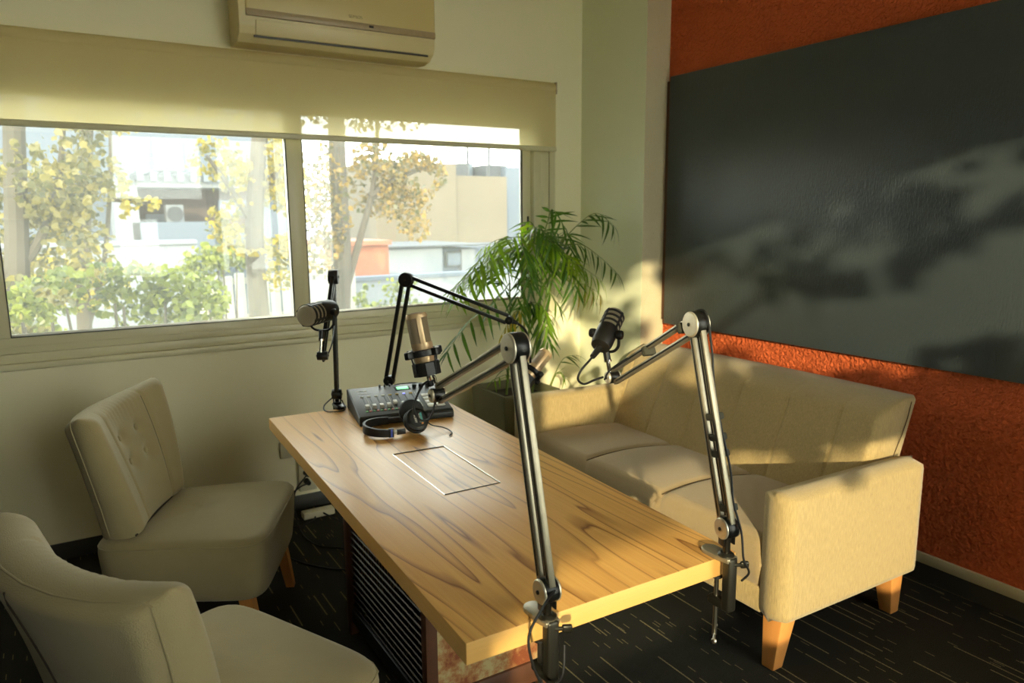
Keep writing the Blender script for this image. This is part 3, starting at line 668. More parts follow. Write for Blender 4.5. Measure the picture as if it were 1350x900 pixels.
MB().box((cx0 + .02, cy0 + .02, .06), (cx1 - .02, cy1 - .02, .075)).build('crate_floor', 'crate_black', tb)
MB().box((cx0 + .17, cy0 + .01, .075), (cx0 + .19, cy1 - .01, cz1)).build('inner_board', 'crate_black', tb)

# ================================================================== MICROPHONE STANDS
def perp(n, d):
    d = V(d); n = V(n); return n.cross(d).normalized()
def mic_stand(label, B, U, E, style, clamp_dir, drop, cables=(), ties=(), group='microphone boom arms'):
    """B lower pivot, U elbow, E boom tip pivot; clamp_dir points from the table out past the edge"""
    B, U, E = V(B), V(U), V(E)
    t = thing('microphone_stand', label, 'microphone stand', (B.x, B.y, TZ), group=None)
    n = (U - B).cross(E - U); n.z = 0; n.normalize()
    if n.dot(CAM - U) < 0: n = -n
    alu = style == 'alu'
    mb, md, mh = ('arm_alu', 'brushed_alu', 'black_metal') if alu else ('black_metal', 'black_metal', 'black_plastic')
    wbar, gap = (.013, .034) if alu else (.0135, .030)
    def arm(P, Q, ww):
        d = (Q - P).normalized(); s = n.cross(d).normalized(); L_ = (Q - P).length
        for sg in (-1, 1):
            c = (P + Q) / 2 + s * sg * gap / 2
            MB().obox(c, (L_ - .018, ww, ww), d, n, .0012).build('arm_bar', mb, t)
            if alu:
                MB().obox(c - n * .0, (L_ - .05, .004, ww + .002), d, n).build('arm_groove', 'black_metal', t)
        if alu and ww > .0131:
            for k in range(1): MB().tube([P + (Q - P) * f for f in (.06, .94)], .0026, 6).build('tension_rod', 'dark_steel', t)
    arm(B, U, wbar + .0005); arm(U, E, wbar)
    def joint(P, r, d=None):
        b = MB(); b.lathe([(r * .96, -.014), (r, -.012), (r, .012), (r * .96, .014)], P, n, 28); b.build('joint_hub', mh, t)
        for sg in (1, -1):
            q = MB().lathe([(r * .98, 0), (r * .98, .0025), (r * .9, .0045), (.004, .0055)], P + n * sg * .0142, n * sg, 28).build('joint_disc', md, t)
            MB().lathe([(.0042, 0), (.0042, .002), (.003, .003), (.001, .003)], P + n * sg * .0196, n * sg, 12).build('screw', 'black_plastic' if alu else 'dark_steel', q)
    joint(U, .029 if alu else .029); joint(B, .024 if alu else .021); joint(E, .017 if alu else .016)
    # swivel post and clamp
    cd = V(clamp_dir).normalized(); sdv = V((-cd.y, cd.x, 0))
    post = V((B.x, B.y, 0)) 
    MB().cyl((B.x, B.y, TZ + .012), (B.x, B.y, B.z - .012), .0085, seg=14).build('swivel_post', 'dark_steel' if alu else 'black_metal', t)
    for sg in (-1, 1):
        MB().obox(V((B.x, B.y, B.z - .016)) + n * sg * .0135, (.020, .004, .046), n.cross(V((0, 0, 1))), (0, 0, 1), .0015).build('yoke_plate', mh, t)
    cm = 'gunmetal' if alu else 'black_metal'
    fm = frame(post, cd, V((0, 0, 1)).cross(cd)); tear = [(.020, .016), (.022, 0), (.020, -.016), (-.01, -.020)] + [(-.045 - .021 * math.sin(q_ * math.pi / 8), -.021 * math.cos(q_ * math.pi / 8)) for q_ in range(9)] + [(-.01, .020)]
    MB().prism(tear[::-1], TZ + .001, TZ + .012, fm, r=.003).build('clamp_plate', 'arm_alu' if alu else cm, t)
    MB().lathe([(.015, 0), (.018, .004), (.018, .014), (.013, .018)], post + V((0, 0, TZ + .001)), (0, 0, 1), 18).build('clamp_collar', cm, t)
    bp = post + cd * .012
    MB().obox(bp + V((0, 0, TZ - drop / 2 + .006)), (.024, .026, drop + .012), cd, (0, 0, 1), .006, 3).build('clamp_body', cm, t)
    MB().obox(post - cd * .010 + V((0, 0, TZ - drop + .010)), (.062, .024, .022), cd, (0, 0, 1), .006, 3).build('clamp_jaw', cm, t)
    sx = post - cd * .024
    MB().cyl(sx + V((0, 0, TZ - drop - .075)), sx + V((0, 0, TZ - TT - .006)), .0052, seg=12).build('clamp_screw', 'steel', t)
    MB().lathe([(.013, 0), (.013, .005), (.006, .006)], sx + V((0, 0, TZ - TT - .0062)), (0, 0, 1), 16).build('clamp_pad', 'black_rubber', t)
    hz = TZ - drop - .072; hv = V((.75, .66, 0))
    b = MB(); b.cyl(sx + V((0, 0, hz)) - hv * .034, sx + V((0, 0, hz)) + hv * .034, .0032, seg=8)
    b.lathe([(.003, -.006), (.0062, -.003), (.0062, .003), (.003, .006)], sx + V((0, 0, hz)) - hv * .034, hv, 10); b.lathe([(.003, -.006), (.0062, -.003), (.0062, .003), (.003, .006)], sx + V((0, 0, hz)) + hv * .034, hv, 10)
    b.build('clamp_handle', 'steel', t)
    k0 = post + cd * .02 + V((0, 0, TZ - .004)); kd = (cd * .5 + V((1, 0, 0))).normalized()
    b = MB(); b.cyl(k0, k0 + kd * .022, .004, seg=10); b.obox(k0 + kd * .026, (.020, .009, .016), kd, (0, 0, 1), .004, 3); b.build('wing_knob', cm, t)
    for pts in cables: MB().tube(pts, .0026, 7, smooth=8).build('cable', 'black_rubber', t)
    for (p, d_) in ties: MB().obox(p, (.016, .024, .034), d_, n, .004, 2).build('velcro_tie', 'velcro', t)
    return t, n
LBL = {
 'A': 'aluminium boom arm clamped to the table end, holding the upright gold microphone',
 'B': 'aluminium boom arm with strapped cables clamped beside the sofa corner of the table',
 'C': 'black boom arm with upright pole beside the audio mixer, carrying a ribbed microphone',
 'D': 'black boom arm bent over behind the mixer, reaching towards the potted palm'}
# stand A
A_B = V((.717, 1.052, .815)); A_U = V((.711, 1.147, 1.259)); A_E = V((.735, 1.539, 1.085))
ed = V((0, -1, 0))
cA1 = [at(582, 516, 1.56), at(572, 502, 1.56), at(557, 508, 1.54), at(546, 535, 1.52), at(552, 552, 1.52), at(566, 552, 1.52), at(574, 530, 1.54), A_E]
cA2 = [at(733, 776, 1.035), at(716, 800, 1.0), at(697, 840, .99), at(706, 885, .99), at(722, 905, 1.0), at(741, 890, 1.02), at(744, 850, 1.04)]
mic_stand(LBL['A'], A_B, A_U, A_E, 'alu', ed, .115, [cA1, cA2])
# stand B
B_B = V((1.192, 1.050, .826)); B_U = V((1.19, 1.161, 1.262)); B_E = V((1.264, 1.536, 1.064))
nB = V((1, -.1, 0))
def alongB(f, o_=.022): return B_B + (B_U - B_B) * f + V((.006, -o_, 0))
cB = [at(797, 500, 1.5), B_E + V((-.02, -.02, .03)), B_U + (B_E - B_U) * .6 + V((0, 0, .024)), B_U + (B_E - B_U) * .2 + V((0, 0, .026)), B_U + V((.01, -.01, .031)), alongB(.9, .03), alongB(.7, .02), alongB(.5, .022), alongB(.3, .03), alongB(.14, .024), alongB(0, .034), B_B + V((.01, -.04, -.06)), B_B + V((.035, -.035, -.1)), B_B + V((.03, -.02, -.125))]
tiesB = [(alongB(f, .008), B_U - B_B) for f in (.545, .445, .365, .10)] + [(B_U + (B_E - B_U) * f + V((0, 0, .009)), B_E - B_U) for f in (.12, .52)]
mic_stand(LBL['B'], B_B, B_U, B_E, 'alu', ed, .115, [cB], tiesB)
# stand C
C_B = V((.905, 2.83, .80)); C_U = V((.924, 2.862, 1.268)); C_E = V((.775, 2.566, 1.013))
cC = [V((.90, 2.845, .79)), V((.85, 2.82, .765)), V((.835, 2.77, TZ + .005)), V((.86, 2.735, TZ + .005)), V((.905, 2.74, TZ + .006)), V((.915, 2.80, TZ + .03))]
cC2 = [C_E, at(427, 476, 2.57), at(437, 455, 2.62), at(441, 430, 2.75)]
mic_stand(LBL['C'], C_B, C_U, C_E, 'black', V((0, 1, 0)), .07, [cC, cC2])
# stand D
D_B = V((1.125, 2.815, .832)); D_U = V((1.168, 2.705, 1.256)); D_E = V((1.49, 2.45, 1.098))
cD = [V((1.14, 2.84, .80)), V((1.2, 2.86, .80)), V((1.28, 2.84, .79)), V((1.30, 2.90, .70)), V((1.3, 2.92, .5))]
stD, nD = mic_stand(LBL['D'], D_B, D_U, D_E, 'black', V((0, 1, 0)), .07, [cD])
tipD = D_E + (D_E - D_U).normalized() * .035
MB().cyl(D_E, tipD, .012, .006, seg=12).build('boom_tip', 'black_plastic', stD)
MB().tube([tipD, tipD + V((.03, -.01, -.03)), tipD + V((.045, -.012, -.09)), V((1.572, 2.42, .868))], .005, 8, smooth=6).build('gooseneck', 'black_metal', stD)

# ================================================================== MICROPHONES
def condenser(label, base, axis, scale=1.0, mount=True, stem_from=None):
    """gold side address microphone in a black shock mount; base = bottom of visible body"""
    ax_ = V(axis).normalized(); base = V(base); s = scale
    t = thing('microphone', label, 'microphone', base)
    MB().lathe([(.022 * s, -.055 * s), (.0245 * s, -.05 * s), (.0245 * s, .0), (.0255 * s, .004 * s), (.0255 * s, .012 * s)], base, ax_, 28).build('body', 'mic_gold', t)
    MB().lathe([(.0238 * s, .012 * s), (.0238 * s, .072 * s), (.0225 * s, .079 * s), (.012 * s, .084 * s), (.002, .085 * s)], base, ax_, 28).build('grille', 'mic_mesh', t)
    MB().lathe([(.0254 * s, .071 * s), (.0254 * s, .077 * s), (.0235 * s, .082 * s), (.0225 * s, .081 * s), (.0225 * s, .071 * s)], base, ax_, 28).build('top_rim', 'mic_gold', t)
    u = ax_.orthogonal().normalized(); v = ax_.cross(u)
    cdir = (CAM - base); cdir = (cdir - ax_ * cdir.dot(ax_)).normalized(); sdir = ax_.cross(cdir)
    for ang in (.15, 2.25, 4.35):
        d = cdir * math.cos(ang) + sdir * math.sin(ang)
        MB().obox(base + ax_ * .042 * s + d * .0228 * s, (.066 * s, .013 * s, .0055 * s), ax_, d, .0015).build('grille_rib', 'mic_gold', t)
    if mount:
        c = base - ax_ * .022 * s
        sm = thing_part('shock_mount', t, [((.036 * s, -.010), (.040 * s, -.008), (.040 * s, .004), (.036 * s, .006), (.030 * s, .006), (.030 * s, -.010))], c + ax_ * .012, ax_)
        MB().lathe([(.030 * s, -.045 * s), (.034 * s, -.044 * s), (.034 * s, -.014 * s), (.031 * s, -.012 * s), (.027 * s, -.014 * s), (.027 * s, -.045 * s)], c, ax_, 10).build('mount_cup', 'black_plastic', sm)
        for k in range(4):
            d = (cdir * math.cos(k * math.pi / 2 + .7) + sdir * math.sin(k * math.pi / 2 + .7))
            MB().obox(c + ax_ * .010 + d * .043 * s, (.022 * s, .016 * s, .018 * s), d, ax_, .003).build('mount_lug', 'black_plastic', sm)
            MB().cyl(c + ax_ * .012 + d * .041 * s, c - ax_ * .040 * s + d * .031 * s, .0022, seg=6).build('elastic_band', 'black_rubber', sm)
        if stem_from is not None:
            p = V(stem_from); q = c - ax_ * .045 * s + cdir * .004
            MB().tube([p, p + (q - p) * .5, q], .0048, 10).build('mount_stem', 'chrome', t)
            MB().cyl(p - (q - p).normalized() * .006, p + (q - p) * .3, .0075, seg=12).build('thread_adapter', 'black_plastic', t)
            w_ = sdir * .012
            MB().tube([p + w_ - (q - p) * .1, p + w_ * 1.1 + (q - p) * .5, q + w_ * .9], .0046, 10).build('cable_plug', 'chrome', t)
    return t
def thing_part(name, parent, profs, p, a):
    b = MB()
    for pr in profs: b.lathe(list(pr), p, a, 24)
    return b.build(name, 'black_plastic', parent)
mA_base = at(557, 458, 1.575); mA_top = at(548, 412, 1.59)
condenser('upright gold condenser microphone in a black shock mount over the audio mixer', mA_base, mA_top - mA_base, 1.0, True, A_E + V((-.012, .012, .026)))
mD_base = at(703, 487, 2.415); mD_top = at(722, 463, 2.43)
condenser('tilted gold condenser microphone beside the palm planter', mD_base, mD_top - mD_base, 1.15, True, mD_base + V((-.03, 0, -.03)))

def dynamic(label, c, axis, stem_pt, scale=1.0, cable=None):
    """chunky broadcast microphone: slotted basket, dark body, yoke; c = centre of the yoke pivot, axis towards the capsule"""
    a = V(axis).normalized(); c = V(c); s = scale
    t = thing('microphone', label, 'microphone', c)
    MB().lathe([(.012 * s, -.052 * s), (.026 * s, -.046 * s), (.029 * s, -.03 * s), (.029 * s, .018 * s), (.027 * s, .022 * s)], c, a, 28).build('body', 'black_plastic', t)
    MB().lathe([(.0275 * s, .018 * s), (.0275 * s, .072 * s), (.024 * s, .079 * s), (.014 * s, .0815 * s), (.001, .082 * s)], c, a, 28).build('grille', 'grille', t)
    for h in (.033, .050, .067):
        MB().lathe([(.0277 * s, (h - .0035) * s), (.0295 * s, (h - .003) * s), (.0295 * s, (h + .003) * s), (.0277 * s, (h + .0035) * s)], c, a, 28).build('grille_ring', 'black_plastic', t)
    zz = V((0, 0, 1)); sd = a.cross(zz).normalized(); upv = sd.cross(a)
    for ang in (0, math.pi / 2, math.pi, 1.5 * math.pi):
        d = sd * math.cos(ang + .4) + upv * math.sin(ang + .4)
        MB().obox(c + a * .045 * s + d * .0282 * s, (.056 * s, .006 * s, .003 * s), a, d).build('grille_rib', 'black_plastic', t)
    dn = (V(stem_pt) - c); dn = (dn - sd * dn.dot(sd)).normalized()
    R_ = .037 * s
    yk = MB().tube([c + sd * R_ * 1.02, c + sd * R_ + dn * .012, c + sd * R_ * .95 + dn * .032 * s, c + sd * R_ * .6 + dn * .046 * s, c + dn * .049 * s, c - sd * R_ * .6 + dn * .046 * s, c - sd * R_ * .95 + dn * .032 * s, c - sd * R_ + dn * .012, c - sd * R_ * 1.02], .0042, 8, smooth=4).build('yoke', 'black_metal', t)
    for sg in (-1, 1):
        k = MB(); k.lathe([(.011, 0), (.0125, .003), (.0125, .013), (.011, .016), (.003, .0165)], c + sd * sg * .031 * s, sd * sg, 18); k.build('pivot_knob', 'black_plastic', t)
        MB().lathe([(.007, 0), (.006, .0015), (.001, .0018)], c + sd * sg * (.031 * s + .0164), sd * sg, 14).build('knob_cap', 'dark_steel', t)
    p0 = c + dn * .048 * s; p1 = V(stem_pt); dd = (p1 - p0)
    MB().cyl(p0, p0 + dd * .42, .0095, seg=16).build('swivel_mount', 'black_plastic', t)
    MB().cyl(p0 + dd * .40, p1, .0055, seg=12).build('mount_stem', 'chrome', t)
    MB().cyl(p0 + dd * .38, p0 + dd * .47, .0105, seg=16).build('mount_collar', 'chrome', t)
    if cable:
        e = c - a * .05 * s
        MB().cyl(e, e + (V(cable[0]) - e).normalized() * .055, .0098, .0075, seg=14).build('cable_plug', 'black_plastic', t)
        MB().tube([e] + list(cable), .003, 8, smooth=8).build('cable', 'black_rubber', t)
    return t
# microphone B, capsule pointing up and away, cable from its tail
bC = at(799, 440, 1.545); bT = at(812, 412, 1.575)
cabB = [at(778, 474, 1.49), at(766, 488, 1.485), at(762, 500, 1.49), at(770, 506, 1.5), at(783, 501, 1.51), at(795, 497, 1.515)]
dynamic('dark broadcast microphone with slotted grille held beside the white corner pillar above the sofa', bC, bT - bC, at(804, 492, 1.538), 1.0, cabB)
cC_ = at(424, 411, 2.575); cT_ = at(397, 418, 2.49)
dynamic('dark broadcast microphone with pale slotted grille in front of the window mullion', cC_, cT_ - cC_, at(423, 465, 2.565), 1.35, None)

# ================================================================== MIXER AND HEADPHONES
ang = math.radians(-10.4); mx_c = V((1.078, 2.605, TZ + .001))
mxr = thing('audio_mixer', 'black podcast mixing console with faders, pads and a green screen on the table', 'audio mixer', mx_c, ang, world=False)
W2, D2 = .178, .148
prof = [(-D2, .0), (-D2, .020), (-D2 + .008, .030), (D2 - .012, .078), (D2, .074), (D2, .0)]
mtx = Matrix(((0, 0, 1, 0), (1, 0, 0, 0), (0, 1, 0, 0), (0, 0, 0, 1)))
MB().prism(prof, -W2, W2, mtx, r=.003).build('console_body', 'mixer_side', mxr)
fp = lambda x, y, h=0: V((x, y, .030 + (y + D2 - .008) * (.048 / (2 * D2 - .020)) + .0012 + h))
fx = V((1, 0, 0)); fy = (fp(0, .1) - fp(0, 0)).normalized()
MB().obox(fp(0, -.002, -.0006), (2 * W2 - .008, 2 * D2 - .026, .003), fx, fx.cross(fy), .001).build('control_panel', 'mixer_black', mxr)
def pn(name, m, x, y, sx, sy, h=.004, r=.0008): return MB().obox(fp(x, y, h / 2), (sx, sy, h), fx, fx.cross(fy), r).build(name, m, mxr)
fadx = [-.135 + .0275 * k for k in range(8)]
for k, x in enumerate(fadx):
    pn('fader_slot', 'black_rubber', x, -.022, .003, .095, .0022, 0)
    pn('channel_button', 'pad_grey' if k < 4 else 'print_gold', x - .002, .037, .013, .007) if k != 6 else pn('channel_button', 'led_blue', x - .002, .037, .010, .007)
    cap = pn('fader_cap', 'fader_cap', x, -.068 + (.02 if k == 4 else 0), .015, .022, .013, .002)
    pn('channel_button', 'led_green', x - .006, -.097, .009, .007); pn('channel_button', 'led_red', x + .007, -.097, .009, .007)
for x in (-.121, -.038, .0715): pn('divider_line', 'pad_grey', x, -.028, .0012, .14, .0019, 0)
for i in range(2):
    for j in range(4): pn('sound_pad', 'pad_grey', .105 + i * .036, -.095 + j * .032, .031, .026, .005, .002)
pn('display_screen', 'screen_green', .035, .092, .046, .026, .003); pn('display_bezel', 'black_rubber', .035, .092, .062, .036, .002)
for x in (.085, .112, .139):
    MB().lathe([(.009, 0), (.009, .010), (.0075, .012), (.001, .0125)], fp(x, .098), (0, -.15, 1), 16).build('knob', 'black_rubber', mxr)
for x in (-.05, -.03, -.01): MB().lathe([(.004, 0), (.004, .012), (.001, .0125)], fp(x, .122, -.002), (0, 0, 1), 10).build('port_button', 'black_plastic', mxr)
text('lettering', 'RØDE', .014, 'print_white', mxr, frame(fp(-.128, .095, .001), fx, fy), bold=.0004)
text('lettering', 'RØDECaster Pro', .0075, 'pad_grey', mxr, frame(fp(-.122, .068, .001), fx, fy))
MB().lathe([(.003, 0), (.003, .0006), (.001, .0007)], fp(-.122, .082), fx.cross(fy), 10).build('emblem', 'print_gold', mxr)

# headphones lying on the table: band arc at the left, cups stacked at the right
HP0 = len(bpy.data.objects); hp = thing('headphones', 'black closed headphones lying on the table in front of the mixer', 'headphones', (.96, 2.33, TZ))
ctr = V((.935, 2.385, TZ))
hpL = at(489, 560, 2.37); q0 = at(527, 565, 2.30); q1 = at(528, 549, 2.46)
arc = []
ctrx = V((.955, 2.39, 0)); uu = V((.10, -.045, 0)); vv_ = V((.025, .072, 0))
b = MB(); bm = b.bm; prevq = None
for k in range(33):
    a = math.pi * (.5 + k / 32.0)
    p = V((.945, 2.385, 0)) + V((.085, -.018, 0)) * math.cos(a) * 1.0 + V((.030, .078, 0)) * math.sin(a)
    tn = (V((.085, -.018, 0)) * -math.sin(a) + V((.030, .078, 0)) * math.cos(a)).normalized(); nn_ = V((tn.y, -tn.x, 0))
    zb = TZ + .004 + .004 * abs(math.cos(a)); hh = .026 + .004 * -math.cos(a)
    q = [bm.verts.new(p + nn_ * o_ + V((0, 0, z_))) for o_, z_ in ((-.0045, zb), (.0045, zb), (.0055, zb + hh * .5), (.0045, zb + hh), (-.0045, zb + hh), (-.0055, zb + hh * .5))]
    if prevq:
        for i in range(6): bm.faces.new((prevq[i], prevq[(i + 1) % 6], q[(i + 1) % 6], q[i]))
    else: bm.faces.new(q[::-1])
    prevq = q
bm.faces.new(prevq); band = b.build('headband', 'black_rubber', hp, sharp=50)
pe0 = V((.945, 2.385, TZ + .018)) - V((.030, .078, 0)); pe1 = V((.945, 2.385, TZ + .018)) + V((.030, .078, 0))
dirc = V((.99, -.10, .0)).normalized()
MB().obox(pe0 + dirc * .006, (.020, .013, .032), dirc, (0, 0, 1), .003).build('band_end', 'black_plastic', band)
MB().obox(pe0 + dirc * .006 + V((0, -.0068, 0)), (.006, .001, .026), dirc, (0, 0, 1)).build('side_mark', 'print_blue', band)
MB().obox(pe0 + dirc * .022, (.018, .006, .014), dirc, (0, 0, 1), .001).build('slider', 'pad_grey', hp)
MB().obox(pe0 + dirc * .042, (.032, .010, .020), dirc, (0, 0, 1), .003).build('hinge_arm', 'black_plastic', hp)
MB().obox(pe1 + dirc * .02, (.05, .008, .016), dirc, (0, 0, 1), .003).build('hinge_arm', 'black_plastic', hp)
na_ = V((-.10, -.86, .50)).normalized()
cup1 = V((1.018, 2.300, TZ + .053))
cu = MB().lathe([(.030, -.018), (.040, -.014), (.042, -.004), (.040, .004), (.030, .008), (.028, .010), (.001, .011)], cup1, na_, 32).build('ear_cup', 'black_plastic', hp)
MB().lathe([(.026, -.032), (.041, -.030), (.045, -.024), (.043, -.016), (.036, -.013)], cup1, na_, 32).build('ear_pad', 'black_rubber', cu)
MB().lathe([(.0325, .006), (.0325, .0085), (.030, .0095), (.029, .0085), (.029, .006)], cup1, na_, 32).build('cup_rim', 'gunmetal', cu)
cup2 = V((1.035, 2.40, TZ + .053)); nb_ = V((-.15, -.9, .42)).normalized()
cu2 = MB().lathe([(.030, -.018), (.040, -.014), (.042, -.004), (.040, .004), (.030, .008), (.001, .011)], cup2, -nb_, 32).build('ear_cup', 'black_plastic', hp)
MB().lathe([(.026, -.032), (.041, -.030), (.045, -.024), (.043, -.016), (.036, -.013)], cup2, -nb_, 32).build('ear_pad', 'black_rubber', cu2)
ex = V((0, .5, .86)); ex = (ex - na_ * ex.dot(na_)).normalized(); ey = na_.cross(ex)
text('lettering', 'SONY', .011, 'print_white', cu, frame(cup1 + na_ * .0114 + ey * .010, -ex, -ey), bold=.0003)
MB().obox(cup1 + na_ * .0110 - ey * .012 + ex * .002, (.034, .007, .0012), ex, na_).build('teal_strip', 'print_teal', cu)
MB().obox(cup1 + na_ * .0110 - ey * .012 - ex * .0185, (.007, .007, .0012), ex, na_).build('orange_strip', 'print_orange', cu)
text('lettering', 'PROFESSIONAL', .0048, 'print_white', cu, frame(cup1 + na_ * .0114 - ey * .0055, -ex, -ey))
MB().tube([cup1 + V((.035, .01, -.01)), V((1.075, 2.305, TZ + .022)), V((1.11, 2.29, TZ + .012)), V((1.125, 2.27, TZ + .005)), V((1.12, 2.235, TZ + .003)), V((1.10, 2.215, TZ + .003))], .0022, 7, smooth=6).build('cable', 'black_rubber', hp)

# ================================================================== UNDER THE TABLE
ws = thing('wall_socket', 'small cream socket box on the wall below the window behind the table', 'socket', (.905, YB, .33))
MB().box((.87, YB - .022, .29), (.94, YB - .0, .375), .004).build('socket_box', 'socket_white', ws)
MB().box((.955, YB - .03, .10), (1.045, YB, .33), .004).build('cable_duct', 'socket_white', ws)
for z_ in (.155, .20): MB().cyl((.99, YB - .03, z_), (.99, YB - .075, z_), .016, .012, seg=12).build('plug', 'black_plastic', ws)
ps = thing('power_strip', 'pale power strip lying on the carpet under the table', 'power strip', (1.0, 3.55, 0))
MB().box((.93, 3.53, 0), (1.09, 3.585, .035), .006).build('strip_body', 'socket_white', ps)
for k in range(3): MB().cyl((.965 + .045 * k, 3.557, .034), (.965 + .045 * k, 3.557, .037), .015, seg=14).build('outlet', 'pad_grey', ps)
def cable_thing(label, pts, r=.004):
    t = MB().tube(pts, r, 8, smooth=8).build('power_cable', 'black_rubber'); t['label'] = label; t['category'] = 'cable'; return t
cable_thing('black power cable looping from the wall plug down to the power strip', [(.99, YB - .075, .155), (.93, 3.58, .16), (.86, 3.55, .12), (.84, 3.5, .02), (.88, 3.46, .006), (.96, 3.49, .008), (.985, 3.522, .012)])
cable_thing('black cable hanging from the upper wall plug and trailing over the carpet', [(.99, YB - .075, .20), (.95, 3.56, .21), (.88, 3.5, .15), (.87, 3.38, .02), (.90, 3.2, .006), (1.0, 3.05, .020), (1.02, 2.85, .022), (.95, 2.68, .008), (.9, 2.6, .006)])
cable_thing('black cable lying in a wide loop on the carpet behind the crate base', [(.72, 3.25, .005), (.8, 3.05, .005), (.95, 2.9, .006), (1.12, 2.98, .006), (1.15, 3.2, .006), (1.08, 3.4, .006), (1.03, 3.53, .02)])

# ================================================================== POTTED PALM
pp = thing('potted_palm', 'tall green parlour palm in an olive planter in the corner by the window', 'potted plant', (2.13, 3.36, 0))
b = MB(); hw0, hw1, hz_ = .155, .180, .575; pc = (2.085, 3.37)
bm = b.bm; lv = []
for z_, h_ in ((0, hw0), (hz_, hw1), (hz_, hw1 - .018), (hz_ - .07, hw1 - .022)):
    lv.append([bm.verts.new((pc[0] + sx * h_, pc[1] + sy * h_, z_)) for sx, sy in ((-1, -1), (1, -1), (1, 1), (-1, 1))])
for a, c in zip(lv, lv[1:]):
    for k in range(4): bm.faces.new((a[k], a[(k + 1) % 4], c[(k + 1) % 4], c[k]))
bm.faces.new(lv[0][::-1]); bm.faces.new(lv[-1])
bmesh.ops.bevel(bm, geom=[e for e in bm.edges], offset=.006, segments=2, profile=.5, affect='EDGES')
b.build('planter', 'planter', pp)
MB().box((pc[0] - .16, pc[1] - .16, hz_ - .08), (pc[0] + .16, pc[1] + .16, hz_ - .045), .01).build('soil', 'soil', pp)
# leaflet meshes (unit length along +x)
def leaflet_mesh(name, droop, wid, m):
    bm = bmesh.new(); N = 7; L_, R_, C_ = [], [], []
    for k in range(N + 1):
        t_ = k / N; wv = wid * (math.sin(math.pi * min(1, t_ * 1.02) ** .72) ** .9 if 0 < t_ < 1 else 0.02); z = -droop * t_ ** 2
        C_.append(bm.verts.new((t_, 0, z - .25 * wv))); L_.append(bm.verts.new((t_, wv, z))); R_.append(bm.verts.new((t_, -wv, z)))
    for k in range(N):
        bm.faces.new((C_[k], C_[k + 1], L_[k + 1], L_[k])); bm.faces.new((R_[k], R_[k + 1], C_[k + 1], C_[k]))
    me = bpy.data.meshes.new(name); bm.to_mesh(me); bm.free(); me.polygons.foreach_set('use_smooth', [True] * len(me.polygons)); me.materials.append(MATS[m]); return me
LM = {(mt, d): leaflet_mesh('leaflet', d, .056, mt) for mt in ('palm_green', 'palm_light', 'palm_yellow') for d in (.12, .35, .6)}
stems = [((2.10, 3.33), at(690, 330, 3.33)), ((2.20, 3.40), at(735, 325, 3.40)), ((2.15, 3.30), at(716, 312, 3.30)), ((2.02, 3.36), at(672, 372, 3.34)), ((2.17, 3.42), at(726, 352, 3.44)), ((2.06, 3.29), at(700, 400, 3.26))]
for (x_, y_), top in stems:
    p0 = V((x_, y_, .54)); MB().tube([p0, p0 + (top - p0) * .5 + V((.012, 0, 0)), top], [.0075, .004], 8, smooth=6).build('stem', 'stem_green', pp)
EXTRA = {}
def frond(pts, n, ll, mt, y0f=.16, sag=.5, spread=.85, joined=False):
    pts = [V(p) for p in pts]; q = []
    for i in range(len(pts) - 1):
        p0 = pts[max(i - 1, 0)]; p1 = pts[i]; p2 = pts[i + 1]; p3 = pts[min(i + 2, len(pts) - 1)]
        for k in range(8):
            t = k / 8; q.append(.5 * ((2 * p1) + (p2 - p0) * t + (2 * p0 - 5 * p1 + 4 * p2 - p3) * t * t + (3 * p1 - p0 - 3 * p2 + p3) * t ** 3))
    q.append(pts[-1])
    fo = MB().tube(q, [.0032, .0009], 6).build('frond', 'stem_green', pp); off = OFF[fo.name]
    nn = len(q)
    for k in range(n):
        f = y0f + (1 - y0f) * (k // 2 + .5 * (k % 2) * .4) / max(1, (n - 1) // 2); f = min(f, 1.0)
        i = min(nn - 2, int(f * (nn - 1))); p = q[i] + (q[i + 1] - q[i]) * (f * (nn - 1) - i); tg = (q[min(i + 2, nn - 1)] - q[max(i - 1, 0)]).normalized()
        side = tg.cross(V((0, 0, 1)));
        if side.length < .1: side = V((1, 0, 0))
        side.normalize(); sg = 1 if k % 2 else -1
        d = (tg * (.75 if k < n - 1 else 2.5) + side * sg * spread * random.uniform(.8, 1.15) + V((0, 0, -sag * random.uniform(.5, 1.3)))).normalized()
        z_ = side.cross(tg).normalized(); 
        if z_.z < 0: z_ = -z_
        x_ = d; yv = z_.cross(x_).normalized(); z2 = x_.cross(yv)
        ln = ll * (math.sin(math.pi * (.22 + .68 * (1 - f))) * .55 + .5) * random.uniform(.85, 1.12)
        if joined:
            m4 = Matrix((x_ * ln, yv * ln, z2 * ln)).transposed().to_4x4(); m4.translation = p
            bmx = EXTRA.setdefault(mt, MB()); bt = bmesh.new(); bt.from_mesh(LM[mt, random.choice((.12, .35, .6))]); bmx._merge(bt, m4); continue
        o = bpy.data.objects.new('leaflet', LM[mt, random.choice((.12, .35, .6))]); COL.objects.link(o); o.parent = fo
        m4 = Matrix((x_ * ln, yv * ln, z2 * ln)).transposed().to_4x4(); m4.translation = p - off; o.matrix_local = m4
T = [s_[1] for s_ in stems]
g, lg, yl = 'palm_green', 'palm_light', 'palm_yellow'
frond([T[1], at(762, 296, 3.36), at(786, 281, 3.33), at(808, 296, 3.30)], 16, .15, g)
frond([T[1], at(765, 322, 3.34), at(790, 338, 3.30), at(812, 358, 3.28)], 16, .14, g, sag=.8)
frond([T[4], at(752, 372, 3.36), at(770, 375, 3.33), at(790, 386, 3.30)], 12, .14, yl, sag=1.6, spread=.5)
frond([T[2], at(690, 312, 3.22), at(658, 318, 3.14), at(625, 352, 3.06)], 18, .15, lg, sag=.4)
